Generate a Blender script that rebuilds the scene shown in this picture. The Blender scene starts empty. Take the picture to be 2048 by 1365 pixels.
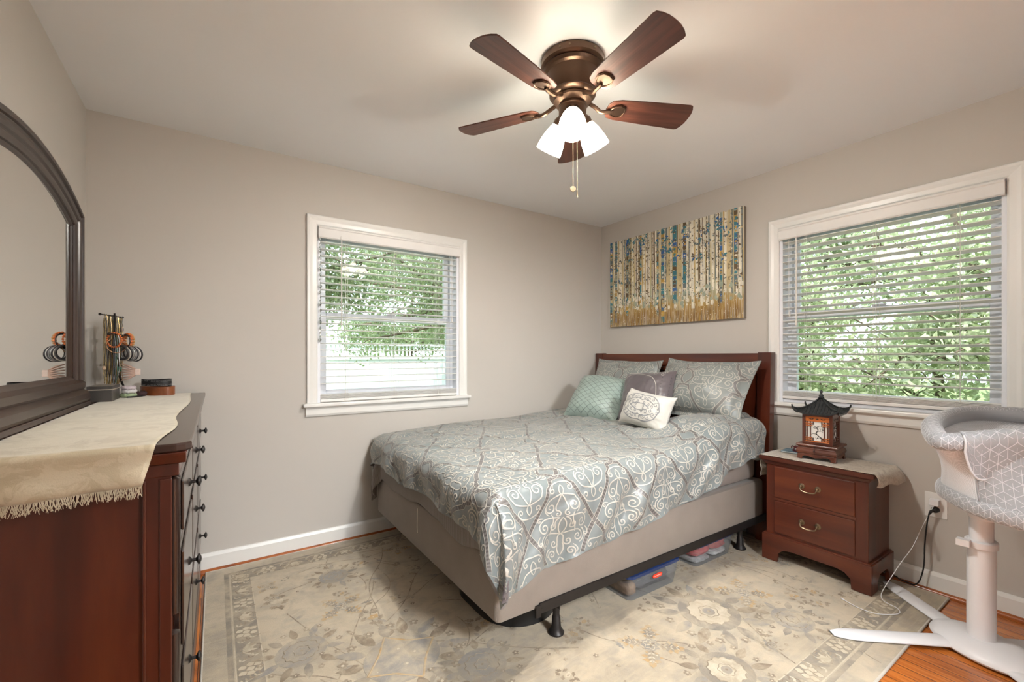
import bpy, math, random
import numpy as np
from mathutils import Vector, Matrix, noise
random.seed(7)
RNG = np.random.default_rng(11)
sc = bpy.context.scene
col = sc.collection
PI = math.pi

# ------------------------------------------------------------------ camera
cam_d = bpy.data.cameras.new('camera')
cam = bpy.data.objects.new('camera', cam_d)
col.objects.link(cam)
cam.location = (0, 0, 1.215)
cam.rotation_euler = (PI / 2, 0, -math.atan2(.5599, .8285))
cam_d.sensor_width = 36
cam_d.lens = 36 * 877 / 2048
cam_d.shift_y = 29.5 / 2048
cam_d.clip_start = 0.02
cam_d.clip_end = 200
sc.camera = cam
sc.view_settings.view_transform = 'Standard'
sc.view_settings.look = 'None'
sc.view_settings.exposure = 1.55
sc.view_settings.gamma = 1
sc.view_settings.use_curve_mapping = False
sc.cycles.max_bounces = 8
sc.cycles.transparent_max_bounces = 24
sc.cycles.sample_clamp_indirect = 6

# ------------------------------------------------------------------ sky, sun
w = bpy.data.worlds.new('world'); sc.world = w; w.use_nodes = True
nt = w.node_tree; nt.nodes.clear()
o_ = nt.nodes.new('ShaderNodeOutputWorld'); b_ = nt.nodes.new('ShaderNodeBackground')
mx_ = nt.nodes.new('ShaderNodeMix'); mx_.data_type = 'RGBA'
sk_ = nt.nodes.new('ShaderNodeTexSky'); sk_.sky_type = 'HOSEK_WILKIE'; sk_.turbidity = 5
sk_.sun_direction = Vector((-.5, -.45, .8)).normalized()
mx_.inputs[0].default_value = .7
mx_.inputs[7].default_value = (.78, .88, 1, 1)
nt.links.new(sk_.outputs[0], mx_.inputs[6]); nt.links.new(mx_.outputs[2], b_.inputs[0])
b_.inputs[1].default_value = 1.65
nt.links.new(b_.outputs[0], o_.inputs[0])
SUN_E = 2.3
sd = bpy.data.lights.new('sun', 'SUN'); sd.energy = SUN_E; sd.angle = math.radians(1.5); sd.color = (1, .95, .86)
so = bpy.data.objects.new('sun', sd); col.objects.link(so)
so.rotation_euler = Vector((.45, .42, -.95)).to_track_quat('-Z', 'Y').to_euler()
LAMP_W = 15.5      # each fan bulb
FILL_W = 140      # added fill lamp, unseen, shining in through the rear doorway

# ------------------------------------------------------------------ helpers
LOC = {}

def link(o, parent=None):
    col.objects.link(o)
    if parent is not None:
        o.parent = parent
        LOC[o.name] = LOC.get(parent.name, Vector((0, 0, 0)))
    return o

def thing(name, label, cat, loc=(0, 0, 0), group=None):
    o = bpy.data.objects.new(name, None)
    col.objects.link(o)
    o.location = loc
    o.empty_display_size = .05
    LOC[o.name] = Vector(loc)
    o['label'] = label; o['category'] = cat
    if group: o['group'] = group
    return o

def tag(o, label, cat, group=None, kind=None):
    o['label'] = label; o['category'] = cat
    if group: o['group'] = group
    if kind: o['kind'] = kind
    return o

class MB:
    def __init__(s): s.v = []; s.f = []; s.m = []
    def add(s, vs, fs, mi=0):
        b = len(s.v)
        s.v.extend([tuple(p) for p in vs])
        for f in fs: s.f.append(tuple(b + i for i in f)); s.m.append(mi)
    def box(s, x0, x1, y0, y1, z0, z1, mi=0, M=None):
        vs = [Vector((x, y, z)) for x in (x0, x1) for y in (y0, y1) for z in (z0, z1)]
        if M is not None: vs = [M @ p for p in vs]
        fs = [(0, 1, 3, 2), (4, 6, 7, 5), (0, 4, 5, 1), (2, 3, 7, 6), (0, 2, 6, 4), (1, 5, 7, 3)]
        s.add(vs, fs, mi)
    def lathe(s, prof, M=None, n=32, mi=0, cap=True, sx=1, sy=1):
        # prof: (r, z)
        vs = []; fs = []
        for r, z in prof:
            for k in range(n):
                a = 2 * PI * k / n
                p = Vector((r * math.cos(a) * sx, r * math.sin(a) * sy, z))
                vs.append(M @ p if M is not None else p)
        m = len(prof)
        for i in range(m - 1):
            for k in range(n):
                k2 = (k + 1) % n
                fs.append((i * n + k, i * n + k2, (i + 1) * n + k2, (i + 1) * n + k))
        if cap:
            fs.append(tuple(range(n - 1, -1, -1))); fs.append(tuple((m - 1) * n + k for k in range(n)))
        s.add(vs, fs, mi)
    def tube(s, pts, r, n=8, mi=0, closed=False, cap=True):
        pts = [Vector(p) for p in pts]; N = len(pts)
        rs = r if hasattr(r, '__len__') else [r] * N
        vs = []; fs = []; up = None
        for i, p in enumerate(pts):
            if closed: t = pts[(i + 1) % N] - pts[i - 1]
            else: t = pts[min(i + 1, N - 1)] - pts[max(i - 1, 0)]
            if t.length < 1e-9: t = Vector((0, 0, 1))
            t.normalize()
            if up is None:
                up = Vector((0, 0, 1)) if abs(t.z) < .9 else Vector((1, 0, 0))
            a = (up - t * up.dot(t))
            if a.length < 1e-6: a = Vector((1, 0, 0)) - t * t.x
            a.normalize(); up = a; b = t.cross(a)
            for k in range(n):
                an = 2 * PI * k / n
                vs.append(p + (a * math.cos(an) + b * math.sin(an)) * rs[i])
        for i in range(N if closed else N - 1):
            j = (i + 1) % N
            for k in range(n):
                k2 = (k + 1) % n
                fs.append((i * n + k, i * n + k2, j * n + k2, j * n + k))
        if cap and not closed:
            fs.append(tuple(range(n - 1, -1, -1))); fs.append(tuple((N - 1) * n + k for k in range(n)))
        s.add(vs, fs, mi)
    def prism(s, poly, d0, d1, fn, mi=0):
        # poly in 2d (a,b), extruded d0..d1, fn(a,b,d)->3d
        n = len(poly)
        vs = [fn(a, b, d0) for a, b in poly] + [fn(a, b, d1) for a, b in poly]
        fs = [tuple(range(n - 1, -1, -1)), tuple(range(n, 2 * n))]
        for i in range(n):
            j = (i + 1) % n; fs.append((i, j, n + j, n + i))
        s.add(vs, fs, mi)
    def grid(s, P, mi=0, close_u=False, flip=False):
        nu, nv = len(P), len(P[0])
        vs = [p for row in P for p in row]; fs = []
        for i in range(nu if close_u else nu - 1):
            i2 = (i + 1) % nu
            for j in range(nv - 1):
                f = (i * nv + j, i2 * nv + j, i2 * nv + j + 1, i * nv + j + 1)
                fs.append(f[::-1] if flip else f)
        s.add(vs, fs, mi)
    def ball(s, c, r, n=10, m=6, mi=0, sc3=(1, 1, 1)):
        c = Vector(c); vs = [c + Vector((0, 0, -r * sc3[2]))]; fs = []
        for i in range(1, m):
            t = PI * i / m
            for k in range(n):
                a = 2 * PI * k / n
                vs.append(c + Vector((r * math.sin(t) * math.cos(a) * sc3[0], r * math.sin(t) * math.sin(a) * sc3[1], -r * math.cos(t) * sc3[2])))
        vs.append(c + Vector((0, 0, r * sc3[2])))
        for k in range(n): fs.append((0, 1 + (k + 1) % n, 1 + k))
        for i in range(m - 2):
            for k in range(n):
                a = 1 + i * n; fs.append((a + k, a + (k + 1) % n, a + n + (k + 1) % n, a + n + k))
        L = len(vs) - 1; a = 1 + (m - 2) * n
        for k in range(n): fs.append((a + k, a + (k + 1) % n, L))
        s.add(vs, fs, mi)
    def build(s, name, mats, parent=None, smooth=False, bevel=0, kind=None, recalc=True, angle=40):
        me = bpy.data.meshes.new(name)
        off = LOC.get(parent.name, Vector((0, 0, 0))) if parent is not None else Vector((0, 0, 0))
        ox, oy, oz = off
        me.from_pydata([(x - ox, y - oy, z - oz) for x, y, z in s.v], [], s.f)
        if not isinstance(mats, (list, tuple)): mats = [mats]
        for m in mats: me.materials.append(m)
        if len(mats) > 1: me.polygons.foreach_set('material_index', s.m)
        me.update()
        if recalc:
            import bmesh
            bm = bmesh.new(); bm.from_mesh(me); bmesh.ops.recalc_face_normals(bm, faces=bm.faces); bm.to_mesh(me); bm.free()
        if smooth:
            me.polygons.foreach_set('use_smooth', [True] * len(me.polygons))
            if smooth == 'auto':
                me.set_sharp_from_angle(angle=math.radians(angle))
        o = bpy.data.objects.new(name, me)
        link(o, parent)
        if bevel:
            b = o.modifiers.new('bevel', 'BEVEL'); b.width = bevel; b.segments = 2; b.limit_method = 'ANGLE'
            b.angle_limit = math.radians(40)
        if kind: o['kind'] = kind
        return o

def T(x, y, z, rz=0, rx=0, ry=0):
    return Matrix.Translation((x, y, z)) @ Matrix.Rotation(rz, 4, 'Z') @ Matrix.Rotation(ry, 4, 'Y') @ Matrix.Rotation(rx, 4, 'X')

def axisM(c, d, up=(0, 0, 1)):
    # matrix whose local z points along d
    d = Vector(d).normalized(); q = d.to_track_quat('Z', 'Y')
    return Matrix.Translation(c) @ q.to_matrix().to_4x4()

def spline(pts, n=8, closed=False):
    pts = [Vector(p) for p in pts]; N = len(pts); out = []
    segs = N if closed else N - 1
    for i in range(segs):
        if closed: p0, p1, p2, p3 = pts[i - 1], pts[i], pts[(i + 1) % N], pts[(i + 2) % N]
        else: p0, p1, p2, p3 = pts[max(i - 1, 0)], pts[i], pts[i + 1], pts[min(i + 2, N - 1)]
        for k in range(n):
            t = k / n
            out.append(.5 * ((2 * p1) + (p2 - p0) * t + (2 * p0 - 5 * p1 + 4 * p2 - p3) * t * t + (3 * p1 - p0 - 3 * p2 + p3) * t ** 3))
    if not closed: out.append(pts[-1])
    return out

# ---------- surface-conforming ribbons (woven and embroidered lines)
class Surf:
    """dense grid of points P[nu,nv,3] over a uv rectangle"""
    def __init__(s, P, u0, u1, v0, v1):
        s.P = P; s.u0, s.u1, s.v0, s.v1 = u0, u1, v0, v1
        du = np.gradient(P, axis=0); dv = np.gradient(P, axis=1)
        n = np.cross(du, dv); n /= np.maximum(np.linalg.norm(n, axis=2, keepdims=True), 1e-9)
        s.N = n
    def ev(s, uv, off=0):
        nu, nv = s.P.shape[:2]
        a = np.clip((uv[:, 0] - s.u0) / (s.u1 - s.u0) * (nu - 1), 0, nu - 1.0001)
        b = np.clip((uv[:, 1] - s.v0) / (s.v1 - s.v0) * (nv - 1), 0, nv - 1.0001)
        i = a.astype(int); j = b.astype(int); fa = (a - i)[:, None]; fb = (b - j)[:, None]
        def bl(A): return (A[i, j] * (1 - fa) * (1 - fb) + A[i + 1, j] * fa * (1 - fb) + A[i, j + 1] * (1 - fa) * fb + A[i + 1, j + 1] * fa * fb)
        return bl(s.P) + bl(s.N) * off

class Ribbons:
    def __init__(s, surf, inside): s.surf = surf; s.inside = inside; s.v = []; s.f = []; s.m = []; s.n = 0
    def line(s, pts, w, off, mi, shift=0.0, alt=None):
        p = np.asarray(pts, float)
        if len(p) < 2: return
        t = np.gradient(p, axis=0); t /= np.maximum(np.linalg.norm(t, axis=1, keepdims=True), 1e-9)
        nrm = np.stack([-t[:, 1], t[:, 0]], 1)
        ww = np.asarray(w if hasattr(w, '__len__') else [w] * len(p))[:, None]
        L = p + nrm * (shift + ww / 2); R = p + nrm * (shift - ww / 2)
        ok = s.inside(L) & s.inside(R)
        A = s.surf.ev(L, off); C = s.surf.ev(p + nrm * shift, off * 1.5); B = s.surf.ev(R, off)
        k = len(p); base = s.n
        s.v.append(np.concatenate([A, C, B])); s.n += 3 * k
        for i in range(k - 1):
            if ok[i] and ok[i + 1]:
                m_ = mi if alt is None or (i // 1) % 2 == 0 else alt
                s.f.append((base + i, base + i + 1, base + k + i + 1, base + k + i)); s.m.append(m_)
                s.f.append((base + k + i, base + k + i + 1, base + 2 * k + i + 1, base + 2 * k + i)); s.m.append(m_)
    def poly(s, pts, off, mi):
        p = np.asarray(pts, float)
        if not s.inside(p).all(): return
        if np.sum(p[:, 0] * np.roll(p[:, 1], -1) - np.roll(p[:, 0], -1) * p[:, 1]) < 0: p = p[::-1]
        s.k = getattr(s, 'k', 0) + 1; off = off + (s.k * 37 % 97) * 3e-6
        c = p.mean(0, keepdims=True); q = np.concatenate([p, c])
        V = s.surf.ev(q, off); b = s.n; k = len(p)
        s.v.append(V); s.n += k + 1
        for i in range(k): s.f.append((b + i, b + (i + 1) % k, b + k)); s.m.append(mi)
    def into(s, mb):
        if s.v: mb_add_np(mb, np.concatenate(s.v), s.f, s.m)

def mb_add_np(mb, V, F, M):
    b = len(mb.v); mb.v.extend(map(tuple, V.tolist()))
    mb.f.extend([tuple(b + i for i in f) for f in F]); mb.m.extend(M)

def resample(pts, step):
    p = np.asarray([(a[0], a[1]) for a in pts], float)
    d = np.r_[0, np.cumsum(np.linalg.norm(np.diff(p, axis=0), axis=1))]
    n = max(3, int(d[-1] / step) + 1); s_ = np.linspace(0, d[-1], n)
    return np.stack([np.interp(s_, d, p[:, 0]), np.interp(s_, d, p[:, 1])], 1)

# ------------------------------------------------------------------ materials
class NB:
    """tiny node builder"""
    def __init__(s, name):
        s.m = bpy.data.materials.new(name); s.m.use_nodes = True
        s.t = s.m.node_tree; s.t.nodes.clear()
        s.out = s.t.nodes.new('ShaderNodeOutputMaterial')
        s._tc = None
    def n(s, ty, **k):
        nd = s.t.nodes.new(ty)
        for a, b in k.items(): setattr(nd, a, b)
        return nd
    def l(s, a, b): s.t.links.new(a, b)
    def tc(s, kind='Object', scale=(1, 1, 1), rot=(0, 0, 0), loc=(0, 0, 0)):
        if s._tc is None: s._tc = s.n('ShaderNodeTexCoord')
        mp = s.n('ShaderNodeMapping'); mp.inputs['Scale'].default_value = scale; mp.inputs['Rotation'].default_value = rot; mp.inputs['Location'].default_value = loc
        s.l(s._tc.outputs[kind], mp.inputs[0]); return mp.outputs[0]
    def geo(s, scale=(1, 1, 1), rot=(0, 0, 0)):
        g = s.n('ShaderNodeNewGeometry'); mp = s.n('ShaderNodeMapping'); mp.inputs['Scale'].default_value = scale; mp.inputs['Rotation'].default_value = rot
        s.l(g.outputs['Position'], mp.inputs[0]); return mp.outputs[0]
    def noise(s, vec, scale, detail=4, rough=.55, dist=0):
        nd = s.n('ShaderNodeTexNoise'); nd.inputs['Scale'].default_value = scale; nd.inputs['Detail'].default_value = detail
        nd.inputs['Roughness'].default_value = rough; nd.inputs['Distortion'].default_value = dist
        s.l(vec, nd.inputs['Vector']); return nd.outputs[0]
    def ramp(s, fac, stops, interp='LINEAR'):
        r = s.n('ShaderNodeValToRGB'); r.color_ramp.interpolation = interp
        el = r.color_ramp.elements
        while len(el) > 1: el.remove(el[-1])
        el[0].position = stops[0][0]; el[0].color = (*stops[0][1], 1) if len(stops[0][1]) == 3 else stops[0][1]
        for p, c in stops[1:]:
            e = el.new(p); e.color = (*c, 1) if len(c) == 3 else c
        s.l(fac, r.inputs[0]); return r.outputs[0]
    def mix(s, fac, a, b, mode='MIX'):
        m = s.n('ShaderNodeMix'); m.data_type = 'RGBA'; m.blend_type = mode
        for i, x in ((0, fac), (6, a), (7, b)):
            if hasattr(x, 'is_linked') or isinstance(x, bpy.types.NodeSocket): s.l(x, m.inputs[i])
            else: m.inputs[i].default_value = x if i == 0 else ((*x, 1) if len(x) == 3 else x)
        return m.outputs[2]
    def math(s, op, a, b=0.0, c=None):
        m = s.n('ShaderNodeMath', operation=op)
        for i, x in enumerate((a, b) if c is None else (a, b, c)):
            if isinstance(x, bpy.types.NodeSocket): s.l(x, m.inputs[i])
            else: m.inputs[i].default_value = x
        return m.outputs[0]
    def bsdf(s, color, rough=.5, metal=0, bump=None, bs=.1, bd=.01, coat=0, sheen=0, spec=None, emit=None, es=0, trans=0, coatr=.1):
        p = s.n('ShaderNodeBsdfPrincipled')
        def setp(k, x):
            if isinstance(x, bpy.types.NodeSocket): s.l(x, p.inputs[k])
            elif isinstance(x, (tuple, list)): p.inputs[k].default_value = (*x[:3], 1)
            else: p.inputs[k].default_value = x
        setp('Base Color', color); setp('Roughness', rough); setp('Metallic', metal)
        setp('Coat Weight', coat); setp('Coat Roughness', coatr); setp('Sheen Weight', sheen); setp('Transmission Weight', trans)
        if spec is not None: setp('Specular IOR Level', spec)
        if emit is not None: setp('Emission Color', emit); setp('Emission Strength', es)
        if bump is not None:
            b = s.n('ShaderNodeBump'); b.inputs['Strength'].default_value = bs; b.inputs['Distance'].default_value = bd
            s.l(bump, b.inputs['Height']); s.l(b.outputs[0], p.inputs['Normal'])
        s.l(p.outputs[0], s.out.inputs[0]); s.p = p
        return s.m

def plain(name, c, rough=.5, metal=0, var=.08, vs=6, bs=.0, bsc=200, coat=0, sheen=0, spec=None):
    b = NB(name); v = b.tc()
    nz = b.noise(v, vs, 4)
    c2 = tuple(x * (1 - var) for x in c); c1 = tuple(min(1, x * (1 + var)) for x in c)
    colr = b.ramp(nz, [(.3, c2), (.7, c1)])
    bump = b.noise(v, bsc, 2) if bs else None
    return b.bsdf(colr, rough, metal, bump, bs, .002, coat, sheen, spec)

def wood(name, dark, mid, light, rough=.35, scale=(1, 1, 1), coat=.3, blot=3.0, grain=60, coatr=.15, gs=.12):
    b = NB(name); v = b.tc(scale=scale)
    g = b.noise(v, grain, 3, .6, .6)
    bl = b.noise(b.tc(scale=tuple(1 if s_ > 1 else s_ * 3 for s_ in scale)), blot, 3, .5, .3)
    c = b.ramp(bl, [(.25, dark), (.5, mid), (.78, light)])
    c = b.mix(b.ramp(g, [(.3, (0, 0, 0)), (.75, (.6, .6, .6))]), c, b.mix(.5, c, dark), 'MIX')
    return b.bsdf(c, rough, 0, g, gs, .002, coat, coatr=coatr)

def wood_x(name, *a, **k): return wood(name, *a, scale=(.06, 1, 1), **k)

M = {}
M['wall'] = plain('wall_paint', (.555, .52, .475), .75, var=.02, vs=1.2, bs=.08, bsc=90)
M['wall_side'] = M['wall']
M['ceiling'] = plain('ceiling_paint', (.83, .85, .87), .85, var=.015, vs=1, bs=.05, bsc=120)
M['trim'] = plain('white_trim_paint', (.80, .79, .76), .32, var=.02, vs=2)
M['vinyl'] = plain('white_vinyl', (.80, .82, .87), .35, var=.02)
M['blind'] = plain('faux_wood_blind', (.80, .785, .76), .38, var=.03)
M['cord'] = plain('blind_cord', (.78, .76, .72), .8)
M['cherry'] = wood('cherry_wood', (.036, .0065, .003), (.088, .0155, .0055), (.150, .034, .010), .36, scale=(1, 1, .12), coat=.35)
M['cherry_h'] = wood('cherry_wood_horizontal', (.040, .0075, .0035), (.100, .0195, .007), (.170, .040, .013), .36, scale=(1, .1, 1), coat=.35)
M['cherry_top'] = wood('cherry_wood_top', (.030, .013, .009), (.042, .018, .012), (.055, .024, .016), .30, scale=(1, .1, 1), coat=.5)
M['darkwood'] = wood('dark_espresso_wood', (.012, .006, .005), (.030, .014, .010), (.055, .026, .018), .28, scale=(1, 1, .12), coat=.5)
M['mirror_wood'] = wood('mirror_frame_wood', (.012, .005, .0035), (.026, .011, .007), (.050, .022, .013), .30, scale=(1, .2, .2), coat=.12)
M['fanwood'] = wood('fan_blade_wood', (.026, .009, .006), (.105, .034, .020), (.20, .075, .045), .42, scale=(.07, 1, 1), coat=.1, blot=9, grain=60, gs=.5)
M['bronze'] = plain('oiled_bronze', (.115, .068, .045), .33, .85, var=.15)
M['brass'] = plain('antique_brass', (.26, .2, .13), .35, 1.0, var=.2, vs=30)
M['black_iron'] = plain('black_metal', (.026, .022, .021), .45, .5, var=.2)
M['black_plastic'] = plain('black_plastic', (.012, .012, .013), .45, var=.1)
M['mirror'] = NB('mirror_glass').bsdf((.93, .94, .92), .012, 1.0)
M['white_plastic'] = plain('white_plastic', (.80, .80, .82), .35, var=.015)
M['outlet'] = plain('outlet_plastic', (.82, .80, .77), .35, var=.01)
M['box_spring'] = plain('box_spring_fabric', (.235, .195, .165), .85, var=.06, vs=9, bs=.35, bsc=450, sheen=.2)
M['white_thread'] = plain('white_thread', (.85, .82, .75), .7)
M['shell'] = plain('house_siding', (.6, .6, .58), .8)

def glass_mat(name, tint=(1, 1, 1), refl=.07):
    b = NB(name)
    tr = b.n('ShaderNodeBsdfTransparent'); tr.inputs[0].default_value = (*tint, 1)
    gl = b.n('ShaderNodeBsdfGlossy'); gl.inputs['Roughness'].default_value = .02
    mx = b.n('ShaderNodeMixShader'); fr = b.n('ShaderNodeFresnel'); fr.inputs[0].default_value = 1.45
    b.l(b.math('MULTIPLY', fr.outputs[0], refl / .04), mx.inputs[0]); b.l(tr.outputs[0], mx.inputs[1]); b.l(gl.outputs[0], mx.inputs[2])
    b.l(mx.outputs[0], b.out.inputs[0]); return b.m
M['glass'] = glass_mat('window_glass', (.97, 1, .98), .03)

# floor: oak strip boards running along X
b = NB('oak_floor')
v = b.geo()
sep = b.n('ShaderNodeSeparateXYZ'); b.l(v, sep.inputs[0])
yb = b.math('DIVIDE', sep.outputs[0], .057); bi = b.math('FLOOR', yb); fy = b.math('FRACT', yb)
wn = b.n('ShaderNodeTexWhiteNoise', noise_dimensions='1D'); b.l(bi, wn.inputs['W'])
xs = b.math('ADD', b.math('DIVIDE', sep.outputs[1], 1.1), b.math('MULTIPLY', wn.outputs[0], 7.3))
wn2 = b.n('ShaderNodeTexWhiteNoise', noise_dimensions='2D'); cmb = b.n('ShaderNodeCombineXYZ')
b.l(b.math('FLOOR', xs), cmb.inputs[0]); b.l(bi, cmb.inputs[1]); b.l(cmb.outputs[0], wn2.inputs[0])
cmb2 = b.n('ShaderNodeCombineXYZ'); b.l(sep.outputs[0], cmb2.inputs[0]); b.l(sep.outputs[1], cmb2.inputs[1]); b.l(b.math('MULTIPLY', wn2.outputs[0], 40), cmb2.inputs[2])
mp = b.n('ShaderNodeMapping'); mp.inputs['Scale'].default_value = (32, 2.0, 1); b.l(cmb2.outputs[0], mp.inputs[0])
gr = b.noise(mp.outputs[0], 1.4, 5, .6, 1.2)
cc = b.ramp(gr, [(.30, (.20, .048, .009)), (.48, (.50, .150, .026)), (.6, (.58, .19, .036)), (.8, (.66, .235, .05))])
cc = b.mix(b.math('MULTIPLY', wn2.outputs[0], .45), cc, (.30, .072, .012))
seam = b.math('LESS_THAN', b.math('MINIMUM', fy, b.math('SUBTRACT', 1, fy)), .022)
cc = b.mix(seam, cc, (.05, .015, .004))
b.bsdf(cc, .24, 0, gr, .06, .002, .4); M['floor'] = b.m

# ------------------------------------------------------------------ room shell
XL, XR, YB, YF, ZC = -.535, 3.06, 3.0, -.5, 2.445
TH = .15
def slab(name, *a, mat=None, kind='structure'):
    m = MB(); m.box(*a); return m.build(name, mat, kind=kind)
slab('floor', XL - TH, XR + TH, YF - 1.8, YB + TH, -.12, 0, mat=M['floor'])
slab('ceiling', XL - TH, XR + TH, YF - 1.8, YB + TH, ZC, ZC + .15, mat=M['ceiling'])

def wall_with_hole(name, fn, a0, a1, h0, h1, zz0, zz1, mat):
    # fn(a,d,z): a along the wall, d through it
    m = MB()
    for (p, q, r, s_) in ((a0, h0, 0, ZC), (h1, a1, 0, ZC), (h0, h1, 0, zz0), (h0, h1, zz1, ZC)):
        if q - p < 1e-4 or s_ - r < 1e-4: continue
        vs = [fn(a, d, z) for a in (p, q) for d in (0, TH) for z in (r, s_)]
        m.add(vs, [(0, 1, 3, 2), (4, 6, 7, 5), (0, 4, 5, 1), (2, 3, 7, 6), (0, 2, 6, 4), (1, 5, 7, 3)])
    return m.build(name, mat, kind='structure')
WA = (.535, 1.537); WB = (.401, 1.397); WZ = (.915, 2.042)
wall_with_hole('wall_back', lambda a, d, z: (a, YB + d, z), XL - TH, XR + TH, WA[0], WA[1], WZ[0], WZ[1], M['wall'])
wall_with_hole('wall_right', lambda a, d, z: (XR + d, a, z), YF - 1.8, YB, WB[0], WB[1], WZ[0], WZ[1], M['wall'])
slab('wall_left', XL - TH, XL, YF - 1.8, YB, 0, ZC, mat=M['wall'])
wall_with_hole('wall_front', lambda a, d, z: (a, YF - d, z), XL, XR, .75, 1.6, 0, 2.05, M['wall'])
slab('wall_hallway', XL - TH, XR + TH, YF - 1.95, YF - 1.8, 0, ZC, mat=M['wall'])

# unseen doorway behind the camera, added to pass fill light: casing and door leaf
m = MB()
for x0, x1, z0, z1 in ((.68, .75, 0, 2.12), (1.6, 1.67, 0, 2.12), (.75, 1.6, 2.05, 2.12)): m.box(x0, x1, YF, YF + .018, z0, z1)
m.build('door_1', M['trim'], kind='structure', bevel=.004)

# baseboards and shoe mouldings
def base_run(name, fn, a0, a1):
    m = MB(); m.prism([(0, .0), (.014, .0), (.014, .088), (.008, .104), (0, .106)], a0, a1, fn)
    return m.build(name, M['trim'], kind='structure')
shoe_mat = wood('shoe_mould_wood', (.17, .04, .008), (.36, .095, .018), (.46, .14, .025), .3, coat=.3)
def shoe_run(name, fn, a0, a1):
    m = MB(); m.prism([(.014, 0), (.031, 0), (.031, .006), (.027, .014), (.020, .019), (.014, .020)], a0, a1, fn)
    return m.build(name, shoe_mat, kind='structure', smooth='auto')
fb = lambda a, b_, d: (d, YB - a, b_); fr_ = lambda a, b_, d: (XR - a, d, b_)
fl = lambda a, b_, d: (XL + a, d, b_); ff = lambda a, b_, d: (d, YF + a, b_)
base_run('baseboard_back', fb, XL, XR); shoe_run('trim_1', fb, XL, XR - .014)
base_run('baseboard_right', fr_, YF, YB); shoe_run('trim_2', fr_, YF, YB - .014)
base_run('baseboard_left', fl, YF, YB); shoe_run('trim_3', fl, YF, YB - .014)
base_run('baseboard_front', ff, XL, .68); base_run('baseboard_front_right', ff, 1.67, XR)

# ------------------------------------------------------------------ windows
def window(idx, fn, a0, a1):
    """fn(a, d, z): a along wall, d>0 into the wall; casing on the room side d<0. a0<a1 opening"""
    z0, z1 = WZ
    def bx(m, p, q, d0, d1, r, s_, mi=0):
        vs = [fn(a, d, z) for a in (p, q) for d in (d0, d1) for z in (r, s_)]
        m.add(vs, [(0, 1, 3, 2), (4, 6, 7, 5), (0, 4, 5, 1), (2, 3, 7, 6), (0, 2, 6, 4), (1, 5, 7, 3)], mi)
    # casing with moulded profile, mitred corners
    prof = [(0, 0), (0, -.010), (.008, -.014), (.030, -.016), (.046, -.021), (.058, -.021), (.063, -.017), (.063, 0)]
    m = MB()
    rings = []
    for (cx, cz, sx, sz) in ((a0, z0 - .0, -1, 0), (a0, z1, -1, 1), (a1, z1, 1, 1), (a1, z0 - .0, 1, 0)):
        rings.append([fn(cx + sx * p, d, cz + sz * p) for p, d in prof])
    vs = [p for r in rings for p in r]; n = len(prof); fs = []
    for i in range(3):
        for k in range(n - 1): fs.append((i * n + k, i * n + k + 1, (i + 1) * n + k + 1, (i + 1) * n + k))
    fs.append(tuple(range(n))); fs.append(tuple(3 * n + k for k in range(n)))
    m.add(vs, fs)
    root = m.build('window_%d' % idx, M['trim'], kind='structure')
    # jamb lining
    m = MB(); t = .018
    bx(m, a0, a0 + t, .0, TH, z0, z1); bx(m, a1 - t, a1, .0, TH, z0, z1); bx(m, a0 + t, a1 - t, 0, TH, z1 - t, z1); bx(m, a0 + t, a1 - t, .01, TH + .02, z0, z0 + .02)
    # sash tracks
    for s_, e in ((a0 + t, a0 + t + .022), (a1 - t - .022, a1 - t)):
        bx(m, s_, e, .072, .080, z0 + .02, z1 - t); bx(m, s_, e, .108, .116, z0 + .02, z1 - t)
    m.build('jamb', M['vinyl'], root)
    # stool and apron
    m = MB(); bx(m, a0 - .085, a1 + .085, -.045, .0, z0 - .022, z0); bx(m, a0, a1, 0, .06, z0 - .022, z0)
    m.build('sill', M['trim'], root, bevel=.005)
    m = MB(); m.prism([(0, z0 - .083), (-.012, z0 - .083), (-.018, z0 - .07), (-.018, z0 - .035), (-.028, z0 - .022), (0, z0 - .022)], a0 - .07, a1 + .07, lambda a, b_, d: fn(d, a, b_))
    m.build('apron', M['trim'], root)
    zm = 1.475
    def sash(name, d0, d1, r, s_, st, lo, hi):
        m = MB(); p, q = a0 + t, a1 - t
        bx(m, p, p + st, d0, d1, r, s_); bx(m, q - st, q, d0, d1, r, s_)
        bx(m, p + st, q - st, d0, d1, r, r + lo); bx(m, p + st, q - st, d0, d1, s_ - hi, s_)
        # glazing bead
        o = m.build(name, M['vinyl'], root, bevel=.003)
        g = MB(); dm = (d0 + d1) / 2
        bx(g, p + st, q - st, dm - .002, dm + .002, r + lo, s_ - hi)
        g.build('pane', M['glass'], o)
        return o
    sash('upper_sash', .112, .142, zm - .02, z1 - t, .052, .038, .045)
    lo = sash('lower_sash', .076, .106, z0 + .02, zm + .025, .050, .055, .042)
    m = MB(); c = (a0 + a1) / 2
    bx(m, c - .03, c + .03, .066, .082, zm + .025, zm + .036); m.build('sash_lock', M['vinyl'], lo)
    return root
window(1, lambda a, d, z: (a, YB + d, z), *WA)
window(2, lambda a, d, z: (XR + d, a, z), *WB)

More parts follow.
